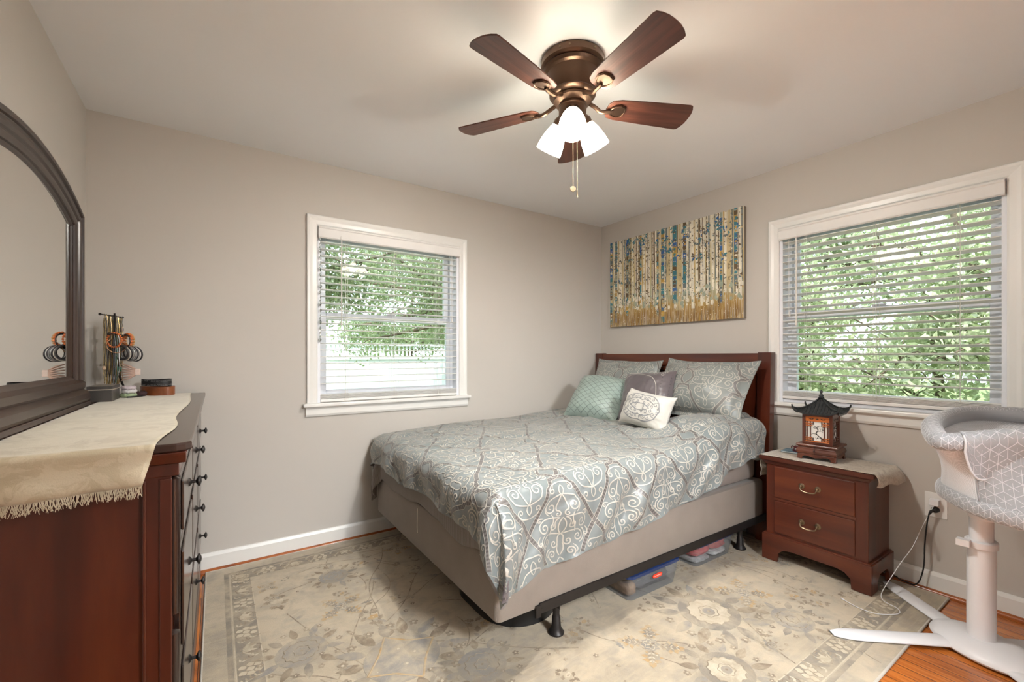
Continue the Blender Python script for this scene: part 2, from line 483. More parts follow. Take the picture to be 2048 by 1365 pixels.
# ------------------------------------------------------------------ blinds
def blind(name, label, fn, a0, a1, wand_a, lad, zbot, flip=False):
    t = thing(name, label, 'window blind', fn((a0 + a1) / 2, .02, 2.0))
    def bx(m, p, q, d0, d1, r, s_, mi=0):
        vs = [fn(a, d, z) for a in (p, q) for d in (d0, d1) for z in (r, s_)]
        m.add(vs, [(0, 1, 3, 2), (4, 6, 7, 5), (0, 4, 5, 1), (2, 3, 7, 6), (0, 2, 6, 4), (1, 5, 7, 3)], mi)
    m = MB(); bx(m, a0 + .01, a1 - .01, -.004, .048, 1.985, 2.022); m.build('headrail', M['blind'], t)
    m = MB()
    m.prism([(-.032, 1.968), (-.024, 1.962), (-.014, 1.966), (-.014, 2.036), (-.028, 2.040), (-.034, 2.034), (-.034, 2.028), (-.028, 2.022), (-.030, 1.975)], a0 - .002, a1 + .002, lambda a, b_, d: fn(d, a, b_))
    bx(m, a0 - .002, a0 + .004, -.014, .03, 1.968, 2.036); bx(m, a1 - .004, a1 + .002, -.014, .03, 1.968, 2.036)
    m.build('valance', M['blind'], t)
    m = MB(); zs = []
    z = 1.945; top = zbot + .055
    n = 22; dz = (z - (top + .02)) / n
    for k in range(n):
        zz = z - k * dz
        zs.append(zz)
        sag = .0
        P = [(-.004, 0), (.008, .0022), (.021, .003), (.034, .0022), (.046, 0)]
        tl = .04 if not flip else .19
        poly = [(d, zz + h - tl * (d - .021)) for d, h in P] + [(d, zz + h - .0028 - tl * (d - .021)) for d, h in reversed(P)]
        m.prism(poly, a0 + .012, a1 - .012, lambda a, b_, d: fn(d, a, b_))
    for k in range(5): # stacked slats resting on the bottom rail
        zz = zbot + .022 + k * .0058
        bx(m, a0 + .012, a1 - .012, -.004 + .002 * (k % 2), .046, zz, zz + .0032)
    m.build('slats', M['blind'], t, smooth='auto')
    m = MB(); bx(m, a0 + .012, a1 - .012, -.005, .047, zbot, zbot + .019); m.build('bottom_rail', M['blind'], t, bevel=.004)
    for a in lad:
        m = MB()
        for d in (-.006, .048): m.tube([fn(a - .006, d, 1.99), fn(a - .006, d, zbot + .02)], .0011, 5); m.tube([fn(a + .006, d, 1.99), fn(a + .006, d, zbot + .02)], .0008, 5)
        for zz in zs: m.tube([fn(a, -.006, zz), fn(a, .048, zz - .006)], .0007, 4)
        # loose loops gathered at the bottom
        for k in range(7):
            z0 = zbot + .018 + k * .006; sgn = 1 if k % 2 else -1
            pts = [fn(a + sgn * (.003 + .010 * math.sin(PI * q / 6)) + random.uniform(-.003, .003), -.008 - .003 * math.sin(PI * q / 6), z0 + .004 - .016 * q / 6) for q in range(7)]
            m.tube(pts, .0009, 4)
        m.build('ladder_cord', M['cord'], t)
    m = MB(); m.tube([fn(wand_a, -.042, 1.985), fn(wand_a, -.044, 1.94)], .0015, 6); m.tube([fn(wand_a, -.044, 1.955), fn(wand_a, -.045, 1.43)], .0042, 6); m.lathe([(.0045, 0), (.006, .01), (.005, .03)], Matrix.Translation(fn(wand_a, -.045, 1.405)), 8)
    m.build('tilt_wand', M['cord'], t)
    m = MB(); e = a1 - .06
    m.tube([fn(e, -.012, 1.97), fn(e, -.014, 1.5)], .0011, 5); m.tube([fn(e + .008, -.012, 1.97), fn(e + .008, -.014, 1.47)], .0011, 5)
    m.lathe([(.003, 0), (.006, .012), (.003, .035)], Matrix.Translation(fn(e, -.014, 1.465)), 8)
    m.build('lift_cord', M['cord'], t)
    return t
blind('window_blind', 'white slatted blind over the back-wall window, left of the bed', lambda a, d, z: (a, YB + d, z), WA[0] + .006, WA[1] - .006, .672, (.713, 1.04, 1.369), .918)
blind('window_blind', 'white slatted blind over the right-wall window above the nightstand and bassinet', lambda a, d, z: (XR + d, a, z), WB[0] + .006, WB[1] - .006, 1.28, (1.243, .897, .562), .938, True)

# string of crystal drops at the left end of the first blind
crys = glass_mat('crystal', (.86, .92, .92), .35)
m = MB(); x0, y0 = WA[0] + .012, YB - .022
m.tube([(x0, y0, 1.985), (x0 + .002, y0, 1.30)], .0008, 5)
zz = 1.955; k = 0
while zz > 1.30:
    r = (.009, .005, .006, .012)[k % 4]
    m.lathe([(.0005, -r * 1.5), (r * .8, -r * .3), (r * .75, r * .2), (.0005, r * 1.2)], Matrix.Translation((x0 + random.uniform(-.002, .003), y0, zz)), 6)
    zz -= r * 2.9 + .005; k += 1
tag(m.build('crystal_garland', crys), 'string of clear crystal drops hanging at the left end of the back-wall window blind', 'garland')
# ------------------------------------------------------------------ outdoors
b = NB('lawn'); v = b.geo(); n1 = b.noise(v, 3, 6); b.bsdf(b.ramp(n1, [(.3, (.10, .16, .04)), (.7, (.26, .34, .11))]), .9); M['lawn'] = b.m
def leafmat(name, a, c, e):
    b = NB(name); v = b.geo(); n1 = b.noise(v, 1.7, 2); n2 = b.noise(v, 23, 2)
    cc = b.mix(b.ramp(n2, [(.35, (0, 0, 0)), (.65, (1, 1, 1))]), b.ramp(n1, [(.3, a), (.7, c)]), e)
    d = b.n('ShaderNodeBsdfDiffuse'); tr = b.n('ShaderNodeBsdfTranslucent'); b.l(cc, d.inputs[0]); b.l(b.mix(.5, cc, (.55, .66, .30), 'MIX'), tr.inputs[0])
    g = b.n('ShaderNodeBsdfGlossy'); g.inputs['Roughness'].default_value = .4
    m1 = b.n('ShaderNodeMixShader'); m1.inputs[0].default_value = .4; b.l(d.outputs[0], m1.inputs[1]); b.l(tr.outputs[0], m1.inputs[2])
    m2 = b.n('ShaderNodeMixShader'); m2.inputs[0].default_value = .07; b.l(m1.outputs[0], m2.inputs[1]); b.l(g.outputs[0], m2.inputs[2])
    b.l(m2.outputs[0], b.out.inputs[0]); return b.m
M['leaf_dark'] = leafmat('tree_leaf', (.07, .10, .045), (.16, .21, .10), (.36, .42, .25))
M['leaf_light'] = leafmat('shrub_leaf', (.28, .36, .18), (.50, .57, .34), (.76, .79, .62))
M['bark'] = plain('bark', (.16, .12, .09), .9, var=.35, vs=20)
M['fence'] = plain('vinyl_fence', (.74, .76, .82), .5, var=.02)
m = MB(); m.box(-30, 40, -30, 40, -.75, -.6); m.build('ground_outside', M['lawn'], kind='structure').name = 'trim_4'

def leaves(centers, rads, n, size, aspect=.5):
    """many single leaves scattered in clumps -> arrays"""
    c = centers[RNG.integers(0, len(centers), n)]
    r = rads if np.isscalar(rads) else rads[RNG.integers(0, len(rads), n)][:, None]
    d = RNG.normal(size=(n, 3)); d /= np.linalg.norm(d, axis=1, keepdims=True)
    p = c + d * r * RNG.uniform(.25, 1, (n, 1)) ** .6
    nr = d * .5 + RNG.normal(size=(n, 3)) * .55 + np.array([0, 0, .35]); nr /= np.linalg.norm(nr, axis=1, keepdims=True)
    a = np.cross(nr, RNG.normal(size=(n, 3))); a /= np.linalg.norm(a, axis=1, keepdims=True); bb = np.cross(nr, a)
    s_ = size * RNG.uniform(.6, 1.3, (n, 1))
    V = np.stack([p - a * s_, p + bb * s_ * aspect - a * s_ * .1, p + a * s_, p - bb * s_ * aspect - a * s_ * .1], 1).reshape(-1, 3)
    return V

def leafmesh(name, V, mat, parent):
    n = len(V) // 4; me = bpy.data.meshes.new(name); off = np.array(LOC.get(parent.name, Vector((0, 0, 0))))
    me.vertices.add(len(V)); me.vertices.foreach_set('co', (V - off).ravel())
    me.loops.add(n * 4); me.loops.foreach_set('vertex_index', np.arange(n * 4, dtype=np.int32))
    me.polygons.add(n); me.polygons.foreach_set('loop_start', np.arange(0, n * 4, 4, dtype=np.int32))
    me.update(calc_edges=True); me.materials.append(mat)
    o = bpy.data.objects.new(name, me); link(o, parent); return o

def tree(name, label, x, y, h, crown_r, z_lo, mat, n, size, group, spread=1.0, nb=26, trunk_r=.09):
    t = thing(name, label, 'tree' if 'tree' in name else 'shrub', (x, y, -.6), group)
    m = MB(); rnd = random.Random(int(x * 97 + y * 31))
    tp = [(x + .10 * math.sin(k * 1.3), y + .08 * math.cos(k * 1.7), -.6 + (h + .4) * k / 8) for k in range(9)]
    m.tube(tp, [trunk_r * (1 - .09 * k) for k in range(9)], 8); ends = []
    for k in range(nb):
        f_ = rnd.uniform(.12, .95); i = f_ * 8; p0 = Vector(tp[int(i)]).lerp(Vector(tp[min(8, int(i) + 1)]), i % 1)
        if p0.z < z_lo - .3: p0.z = z_lo - .3 + rnd.random() * .5
        a = rnd.uniform(0, 2 * PI); L = crown_r * rnd.uniform(.5, 1.0) * (1.1 - .4 * f_)
        d = Vector((math.cos(a) * spread, math.sin(a) * spread, rnd.uniform(-.15, .5)))
        pts = [p0]; p = p0.copy()
        for q in range(5):
            d += Vector((rnd.uniform(-.25, .25), rnd.uniform(-.25, .25), rnd.uniform(-.22, .16))); p = p + d.normalized() * L / 5; pts.append(p.copy())
        m.tube(pts, [trunk_r * .38 * (1 - .15 * q) for q in range(6)], 5)
        for q in (2, 3, 4, 5):
            ends.append(pts[q])
            tw = pts[q] + Vector((rnd.uniform(-.3, .3), rnd.uniform(-.3, .3), rnd.uniform(-.3, .25))); m.tube([pts[q], tw], [.008, .003], 4); ends.append(tw)
    m.build('trunk', M['bark'], t, smooth=True)
    c = np.array([tuple(e) for e in ends])
    leafmesh('foliage', leaves(c, .26 * min(1.3, crown_r), n, size), mat, t)
    return t
tree('tree', 'leafy dark-branched tree seen through the back-wall window, nearest the fence', 3.75, 6.1, 5.2, 2.7, 2.1, M['leaf_dark'], 60000, .027, None, nb=64, trunk_r=.13)
tree('tree', 'smaller leafy tree at the left of the back-wall window view', .75, 5.5, 4.2, 1.25, 2.0, M['leaf_dark'], 22000, .027, None, nb=26)
tree('tree', 'leafy tree filling the gap behind, beyond the white fence', 4.6, 11.9, 5.0, 2.2, 1.5, M['leaf_dark'], 9000, .06, None, nb=24)
shr = [(4.8, 2.15, 3.2, .95, 'nearer the bed'), (5.1, 1.0, 3.4, 1.0, 'in the middle of the view'), (4.7, .05, 3.0, .95, 'at the right of the view')]
for x, y, h, r, s_ in shr:
    tree('shrub', 'tall sunlit pale green shrub outside the right-wall window, %s' % s_, x, y, h, r, -.2, M['leaf_light'], 17000, .032, 'shrubs outside the right-wall window', nb=30, trunk_r=.05)
tree('tree', 'darker tree behind the shrubs outside the right-wall window', 7.6, 2.9, 4.6, 1.9, .6, M['leaf_dark'], 14000, .045, None, nb=28)
tree('tree', 'rear tree at the right edge of the right-wall window view', 8.2, -.6, 4.2, 1.7, .6, M['leaf_light'], 12000, .045, None, nb=24)

t = thing('fence', 'white vinyl privacy fence with lattice top across the yard behind the house', 'fence', (2.5, 9, -.6))
m = MB()
for k in range(70): m.box(-4 + k * .2, -4 + k * .2 + .196, 9.0, 9.02, -.5, 1.16)
m.build('panels', M['fence'], t)
m = MB(); m.box(-4, 10, 8.98, 9.04, -.56, -.42); m.box(-4, 10, 8.98, 9.04, 1.14, 1.2); m.box(-4, 10, 8.98, 9.04, 1.42, 1.47); m.build('rails', M['fence'], t)
m = MB()
for k in range(175): m.box(-4 + k * .08, -4 + k * .08 + .03, 9.005, 9.015, 1.2, 1.42)
m.build('top_slats', M['fence'], t)
for k in range(6):
    m = MB(); m.box(-4 + k * 2.8 - .06, -4 + k * 2.8 + .06, 8.95, 9.07, -.6, 1.5); m.lathe([(.09, 0), (.09, .02), (.001, .08)], T(-4 + k * 2.8, 9.01, 1.5, PI / 4), 4); m.build('post', M['fence'], t)
# ------------------------------------------------------------------ fan lamp & added fill light (lights themselves)
def point(name, loc, W, r, c):
    d = bpy.data.lights.new(name, 'POINT'); d.energy = W; d.shadow_soft_size = r; d.color = c
    o = bpy.data.objects.new(name, d); col.objects.link(o); o.location = loc; return o
point('fill_light', (1.1, -1.3, 2.2), FILL_W, .25, (.92, .965, 1))  # no real fixture: added out of view to brighten the room

# ------------------------------------------------------------------ rug
b = NB('rug_pile'); v = b.geo()
n1 = b.noise(v, 2.6, 6, .62, .4); n2 = b.noise(v, 11, 5, .65, .5); n3 = b.noise(v, 420, 2)
vs_ = b.geo(scale=(1, 7, 1)); n4 = b.noise(vs_, 9, 4, .6, .3)
c = b.ramp(n1, [(.30, (.29, .24, .175)), (.43, (.43, .36, .26)), (.55, (.52, .435, .315)), (.72, (.42, .375, .29))])
c = b.mix(b.ramp(n2, [(.45, (0, 0, 0)), (.66, (.60, .60, .60))]), c, (.31, .275, .225))
c = b.mix(b.ramp(n4, [(.5, (0, 0, 0)), (.66, (.35, .35, .35))]), c, (.54, .44, .30))
c = b.mix(b.math('MULTIPLY', n3, .18), c, (.25, .2, .15))
b.bsdf(c, .95, 0, n3, .5, .003, sheen=.15); M['rug'] = b.m; RUGBASE = None

def rugcol(name, cc, keep=.75, sc_=16):
    b = NB(name); v = b.geo(); n1 = b.noise(v, sc_, 5, .65, .4); n3 = b.noise(v, 420, 2)
    base = b.ramp(b.noise(v, 2.6, 6, .62, .4), [(.30, (.29, .24, .175)), (.43, (.43, .36, .26)), (.55, (.52, .435, .315)), (.72, (.42, .375, .29))])
    f_ = b.ramp(n1, [(.38, (keep, keep, keep)), (.62, (.12, .12, .12))])
    c = b.mix(f_, base, cc); c = b.mix(b.math('MULTIPLY', n3, .2), c, (.2, .16, .12))
    return b.bsdf(c, .95, 0, n3, .5, .003)
RM = [M['rug'], rugcol('rug_grey', (.20, .185, .165), .85, 9), rugcol('rug_taupe', (.215, .165, .115), .9), rugcol('rug_dark', (.20, .155, .115), .85),
      rugcol('rug_ivory', (.60, .53, .41), .9), rugcol('rug_gold', (.48, .30, .12), .8), rugcol('rug_line', (.22, .175, .13), .95, 30),
      plain('rug_binding', (.56, .52, .45), .9, bs=.3), rugcol('rug_bluegrey', (.25, .245, .235), .85, 12)]
RX0, RX1, RY0, RY1, RZ = -.05, 3.022, .585, 2.972, .011
rug = thing('area_rug', 'large faded cream and taupe floral rug under the bed', 'rug', (1.5, 1.8, 0))
m = MB(); m.box(RX0 + .006, RX1 - .006, RY0 + .006, RY1 - .006, .0005, RZ)
# --- pattern in the pile: drawn on the rug's own plane
Pg = np.zeros((3, 3, 3)); 
for i in range(3):
    for j in range(3): Pg[i, j] = (RX0 + (RX1 - RX0) * i / 2, RY0 + (RY1 - RY0) * j / 2, RZ)
rs = Surf(Pg, RX0, RX1, RY0, RY1)
inr = lambda p: (p[:, 0] > RX0 + .01) & (p[:, 0] < RX1 - .01) & (p[:, 1] > RY0 + .01) & (p[:, 1] < RY1 - .01)
rb = Ribbons(rs, inr); rr = random.Random(5)
def R2(p, c, a, s=1): 
    p = np.asarray(p, float) * s; ca, sa = math.cos(a), math.sin(a)
    return np.stack([c[0] + p[:, 0] * ca - p[:, 1] * sa, c[1] + p[:, 0] * sa + p[:, 1] * ca], 1)
def blob(c, rx, ry, a, mi, off, n=16, wob=.12, lobes=0, ph=0):
    th = np.linspace(0, 2 * PI, n, endpoint=False)
    r = 1 + wob * np.sin(th * max(lobes, 3) + ph) 
    rb.poly(R2(np.stack([rx * r * np.cos(th), ry * r * np.sin(th)], 1), c, a), off, mi)
def ring(c, rx, ry, a, w_, mi, off, lobes=0, wob=.08, n=40):
    th = np.linspace(0, 2 * PI, n + 1); r = 1 + wob * np.sin(th * lobes)
    rb.line(R2(np.stack([rx * r * np.cos(th), ry * r * np.sin(th)], 1), c, a), w_, off, mi)
def leaf(c, a, L, W_, mi, off, jag=False):
    t_ = np.linspace(0, 1, 9); wv = np.sin(PI * t_ ** .8) * W_
    if jag: wv = wv * (1 + .35 * np.where(np.arange(9) % 2, 1, -1))
    up = np.stack([t_ * L, wv], 1); dn = np.stack([t_[::-1] * L, -wv[::-1]], 1)
    rb.poly(R2(np.concatenate([up, dn[1:-1]]), c, a), off, mi)
def flowerlet(c, s, mi=6, mc=4):
    for k in range(5): blob((c[0] + s * .55 * math.cos(k * 1.257), c[1] + s * .55 * math.sin(k * 1.257)), s * .42, s * .34, k * 1.257, mi, .0012, 7, 0)
    blob(c, s * .3, s * .3, 0, mc, .0016, 6, 0)
def rosette(c, r, a, cen=4, pet=2, npet=12):
    for k in range(npet):
        an = a + 2 * PI * k / npet; q = (c[0] + r * .62 * math.cos(an), c[1] + r * .62 * math.sin(an))
        leaf(q, an + rr.uniform(-.15, .15), r * rr.uniform(.45, .62), r * .11, (pet, 8, 2, 1)[k % 4], .0009)
        flowerlet((c[0] + r * .98 * math.cos(an + .26), c[1] + r * .98 * math.sin(an + .26)), r * .10, 6)
    blob(c, r * .66, r * .62, a, 1 if cen == 4 else 8, .0011, 24, .05, 12)
    if cen == 5:
        sq = R2([(-1, -.9), (0, -.82), (1, -.9), (.85, 0), (1, .9), (0, .82), (-1, .9), (-.85, 0)], c, a + .7, r * .5)
        rb.poly(sq, .0016, 8); sq2 = np.concatenate([sq, sq[:1]]); rb.line(resample(sq2, .01), .009, .002, 5)
        for k in range(4): flowerlet((c[0] + r * .22 * math.cos(k * 1.57), c[1] + r * .22 * math.sin(k * 1.57)), r * .09, 3)
    else:
        blob(c, r * .45, r * .42, a, cen, .0016, 40, .07, 12); ring(c, r * .45, r * .42, a, .004, 6, .002, 12, .07)
        blob(c, r * .14, r * .13, a, 8, .002, 10, .1, 5); ring(c, r * .2, r * .19, a, .003, 6, .0022, 6, .1); blob(c, r * .04, r * .04, 0, 3, .0024, 6, 0)
def cross(c, s, a):
    # ornate gold and grey cross
    for k in range(4):
        an = a + k * PI / 2; q = (c[0] + s * .28 * math.cos(an), c[1] + s * .28 * math.sin(an))
        leaf(q, an, s * .8, s * .26, 5, .0009, True); leaf(q, an, s * .62, s * .17, 1, .0014, True)
        for j in range(6):
            p = (q[0] + s * (.05 + .09 * j) * math.cos(an), q[1] + s * (.05 + .09 * j) * math.sin(an))
            for sg in (-1, 1): leaf(p, an + sg * .9, s * .15, s * .022, 4 if j % 2 else 6, .0018)
    blob(c, s * .3, s * .28, a, 8, .0012, 18, .14, 8); ring(c, s * .22, s * .2, a, .004, 4, .0018, 6, .2)
    for k in range(6): leaf((c[0], c[1]), a + k * 1.05, s * .18, s * .03, (4, 6)[k % 2], .002)
def cluster(c, s, a, mi=3):
    for k, (dx, dy, an) in enumerate(((-.7, .1, .4), (-.4, .5, 1.2), (.1, .6, 1.9), (.55, .35, 2.8), (.5, -.2, 3.6), (0, -.5, 4.6), (-.5, -.35, 5.6))):
        p = R2([(dx, dy)], c, a, s)[0]; leaf(p, a + an, s * .5, s * .14, mi, .001, True)
    blob(c, s * .32, s * .22, a, 5 if mi == 3 else 4, .0013, 12, .2, 5); flowerlet(c, s * .16, 6)
def vine(p0, a, L, mi=6):
    n = int(L / .02); p = np.zeros((n, 2)); p[0] = p0; an = a; cu = rr.uniform(-2, 2)
    for i in range(1, n):
        if i % 16 == 0: cu = -cu * rr.uniform(.6, 1.3) + rr.uniform(-.6, .6)
        an += cu * .02 * 2.2; p[i] = p[i - 1] + .02 * np.array([math.cos(an), math.sin(an)])
    rb.line(p, .0052, .0006, mi)
    for i in range(8, n - 2, 11):
        sg = 1 if (i // 11) % 2 else -1; leaf(p[i], an + sg * 1.1 + rr.uniform(-.4, .4), rr.uniform(.03, .06), .009, rr.choice((2, 6, 8, 1)), .001, rr.random() < .4)
    return p
bz = .21
fx0, fx1, fy0, fy1 = RX0 + bz, RX1 - bz, RY0 + bz, RY1 - bz
def infield(q, mgn=.0): return fx0 + mgn < q[0] < fx1 - mgn and fy0 + mgn < q[1] < fy1 - mgn
for k in range(46):
    q = (rr.uniform(fx0, fx1), rr.uniform(fy0, fy1)); vine(q, rr.uniform(0, 6.28), rr.uniform(.4, .9))
put = []
def place(fn, c, s, *a):
    put.append((c[0], c[1], s)); fn(c, s, *a)
place(rosette, (.62, 1.70), .23, .3, 5, 2, 14)
place(rosette, (1.92, 1.19), .22, .5, 4, 1, 12)
place(rosette, (.29, 1.96), .15, .4, 8, 2, 10)
place(rosette, (.86, 1.48), .15, .2, 8, 1, 11)
place(rosette, (2.18, .94), .14, .6, 8, 1, 9)
place(rosette, (1.62, .93), .16, .1, 4, 2, 11)
place(cross, (.50, 2.20), .115, .6)
place(cross, (1.50, 1.19), .13, .75)
place(cross, (2.22, 1.19), .13, .75)
place(cross, (1.25, .87), .12, .2)
for c, s, mi, a in (((.60, 2.03), .08, 3, .3), ((.53, 2.32), .045, 3, 1), ((2.40, 1.03), .075, 3, 2.5), ((2.52, .99), .06, 3, .5), ((2.43, .93), .055, 3, 1), ((1.28, 1.42), .07, 3, 2), ((1.38, 1.46), .05, 3, .4),
                    ((1.0, 1.70), .09, 3, .7), ((.20, 1.72), .08, 3, 0), ((.70, 2.6), .05, 3, 1), ((2.2, 1.5), .07, 3, .3), ((1.1, 1.25), .05, 2, .4), ((.25, 2.42), .09, 2, .2), ((2.64, .88), .05, 2, .9), ((2.62, 1.08), .06, 8, .5), ((1.72, 1.38), .06, 2, 1.4)):
    place(cluster, c, s, a, mi)
for k in range(150):
    c = (rr.uniform(fx0 + .06, fx1 - .06), rr.uniform(fy0 + .06, fy1 - .06)); s = rr.choice((.04, .05, .07, .10, .12))
    if all(math.hypot(c[0] - x, c[1] - y) > (s + z) * 1.0 for x, y, z in put):
        fn = rr.choice((cluster, cluster, rosette, cross))
        if fn is cluster: place(cluster, c, s * .7, rr.uniform(0, 6), rr.choice((2, 8, 1, 3)))
        elif fn is rosette: place(rosette, c, s, rr.uniform(0, 6), 8, rr.choice((1, 2)), 9)
        else: place(cross, c, s * .8, rr.uniform(0, 6))
for k in range(170):
    c = (rr.uniform(fx0, fx1), rr.uniform(fy0, fy1)); flowerlet(c, rr.uniform(.008, .014), rr.choice((6, 3)))
# border band
def band(a, b_, mi, off):  # ring of rectangle between insets a,b
    for p, q in (((RX0 + a, RX0 + b_), (RY0 + a, RY1 - a)), ((RX1 - b_, RX1 - a), (RY0 + a, RY1 - a)), ((RX0 + b_, RX1 - b_), (RY0 + a, RY0 + b_)), ((RX0 + b_, RX1 - b_), (RY1 - b_, RY1 - a))):
        x = np.array([p[0], p[1], p[1], p[0]]); y = np.array([q[0], q[0], q[1], q[1]]); rb.poly(np.stack([x, y], 1), off, mi)
band(.088, .108, 1, .0005); band(.112, .116, 4, .0008); band(.118, .205, 1, .0004); band(.205, .209, 4, .0008)
def border(side):
    L = (RY1 - RY0) if side in 'lr' else (RX1 - RX0); s = .16; k = 0
    while s < L - .12:
        if side == 'l': c, a = (RX0 + .162, RY0 + s), 0
        elif side == 'r': c, a = (RX1 - .162, RY0 + s), PI
        elif side == 'n': c, a = (RX0 + s, RY0 + .162), PI / 2
        else: c, a = (RX0 + s, RY1 - .162), -PI / 2
        if k % 2 == 0:
            for j in range(7): leaf(R2([(-.02, 0)], c, a)[0], a + (j - 3) * .34, .055, .009, 3 if j % 2 else 4, .001)
            ring(R2([(.008, 0)], c, a)[0], .034, .03, a, .004, 3, .0014, 7, .12); blob(c, .018, .02, a, 4, .0013, 10, .15, 5)
        else:
            for j, (dx, dy) in enumerate(((-.026, -.018), (-.026, .018), (0, -.028), (0, 0), (0, .028), (.026, -.018), (.026, .018))):
                blob(R2([(dx, dy)], c, a)[0], .015, .013, a, 4, .001, 10, .1, 4); ring(R2([(dx, dy)], c, a)[0], .015, .013, a, .0025, 6, .0013, 4, .1, 14)
        for j in range(5):
            for sg in (-1, 1): leaf(R2([(-.03 + .015 * j, .06 + .006 * j)], c, a)[0], a + 1.0 + sg * .8, .022, .004, (4, 6, 3)[j % 3], .0009)
        s += .135; k += 1
for sd_ in 'lrnf': border(sd_)
rb.into(m); m.build('pile', RM, rug, recalc=False)
m = MB()
m.tube([(RX0 + .006, RY0 + .006, .0062), (RX1 - .006, RY0 + .006, .0062), (RX1 - .006, RY1 - .006, .0062), (RX0 + .006, RY1 - .006, .0062)], .0065, 8, closed=True)
m.build('binding', RM[7], rug, smooth=True)

# ------------------------------------------------------------------ bed frame with headboard
bed = thing('bed_frame', 'cherry wood headboard and dark metal frame of the bed in the corner', 'bed frame', (1.95, 2.2, 0))
def lean(z): return 2.985 - .0 + .035 * max(0, (z - .45) / .8)      # front face x at height z
Y0, Y1 = 1.408, 2.985
def hb_fn(off): return lambda a, b_, d: (a + off, d, b_)
def profile(th, z0, z1, n=10, dx=0): 
    f = [(lean(z0 + (z1 - z0) * k / n) - .05 + dx, z0 + (z1 - z0) * k / n) for k in range(n + 1)]
    return f + [(x + th, z) for x, z in reversed(f)]
hb = MB(); hb.prism(profile(.03, .03, 1.19, dx=.016), Y0 + .06, Y1 - .06, hb_fn(0)); hbo = hb.build('headboard', M['cherry'], bed)
for a, b_ in ((Y0, Y0 + .085), (Y1 - .085, Y1)):
    q = MB(); q.prism(profile(.058, .012, 1.238), a, b_, hb_fn(0)); q.build('headboard_post', M['cherry'], bed, bevel=.003)
q = MB(); q.prism(profile(.05, 1.13, 1.232, 3, dx=.006), Y0 + .085, Y1 - .085, hb_fn(0)); q.prism(profile(.056, 1.10, 1.13, 2, dx=.003), Y0 + .085, Y1 - .085, hb_fn(0)); q.build('top_rail', M['cherry_h'], bed, bevel=.003)
# metal frame: angle-iron side rails, cross bars, glides
BX0, BX1, BY0, BY1, BZ0, BZ1 = .893, 2.915, 1.425, 2.935, .176, .425
for y, s_ in ((BY0 - .004, 1), (BY1 + .004, -1)):
    q = MB(); xa, xb = 1.095, 2.928
    q.box(xa, xb, min(y, y + s_ * .004) - (.004 if s_ > 0 else 0), max(y, y + s_ * .004), .160, .203); q.box(xa, xb, min(y, y + s_ * .035), max(y, y + s_ * .035), .168, .172)
    q.box(xa - .02, xa + .006, min(y, y + s_ * .003) - .006, max(y, y + s_ * .003), .148, .198)
    q.lathe([(.004, -.006), (.0045, 0)], axisM((xa + .01, y - .006 * s_, .18), (0, -s_, 0)), 8)
    q.build('side_rail', M['black_iron'], bed, bevel=.0015)
for x in (1.225, 2.71):
    q = MB(); q.box(x - .02, x + .02, BY0, BY1, .160, .167); q.box(x - .02, x - .016, BY0, BY1, .140, .166); q.build('cross_bar', M['black_iron'], bed)
    for y in (BY0 + .045, BY1 - .06):
        q = MB(); c = (x, y, 0)
        q.lathe([(.034, .0125), (.035, .018), (.030, .024), (.021, .040), (.0175, .085), (.015, .088), (.015, .10), (.019, .14), (.021, .160), (.010, .160)], T(*c), 20)
        q.tube([(x + .03, y, .15), (x + .045, y + .008, .142), (x + .043, y, .128), (x + .025, y - .005, .128)], .004, 6)
        q.build('leg', M['black_iron'], bed, smooth='auto')

# box spring
bs = MB(); 
def rbox(m, x0, x1, y0, y1, z0, z1, r, n=5, mi=0):
    # box with rounded vertical edges and softened top/bottom
    ring2 = []
    for (cx, cy, a0) in ((x1 - r, y1 - r, 0), (x0 + r, y1 - r, PI / 2), (x0 + r, y0 + r, PI), (x1 - r, y0 + r, 1.5 * PI)):
        for k in range(n + 1):
            a = a0 + PI / 2 * k / n; ring2.append((cx, cy, math.cos(a), math.sin(a)))
    e = r * .6; prof = [(-e, z0), (-e * .3, z0 + e * .3), (0, z0 + e), (0, z1 - e), (-e * .3, z1 - e * .3), (-e, z1)]
    N = len(ring2); vs = [(cx + ca * (r + o), cy + sa * (r + o), z) for o, z in prof for cx, cy, ca, sa in ring2]; fs = []
    for i in range(len(prof) - 1):
        for k in range(N): fs.append((i * N + k, i * N + (k + 1) % N, (i + 1) * N + (k + 1) % N, (i + 1) * N + k))
    fs.append(tuple(range(N - 1, -1, -1))); fs.append(tuple((len(prof) - 1) * N + k for k in range(N)))
    m.add(vs, fs, mi)
rbox(bs, BX0, BX1, BY0, BY1, BZ0, BZ1, .028)
bso = bs.build('box_spring', M['box_spring'], None, smooth='auto')
tag(bso, 'taupe fabric box spring on the metal frame under the made bed', 'box spring')
LOC[bso.name] = Vector((0, 0, 0))
q = MB(); q.tube([(BX0 - .0012, 2.22, .40), (BX0 - .0018, 2.222, .30), (BX0 - .0012, 2.219, .27)], .0016, 5); q.build('loose_thread', M['white_thread'], bso)['label'] = 'loose white thread'
# mattress
mt = MB(); rbox(mt, .925, 2.90, 1.46, 2.93, BZ1 + .001, .635, .05)
mto = mt.build('mattress', plain('mattress_sheet', (.30, .26, .235), .85, bs=.2), None, smooth='auto'); tag(mto, 'mattress in a taupe sheet, its edge just showing between comforter and box spring', 'mattress')

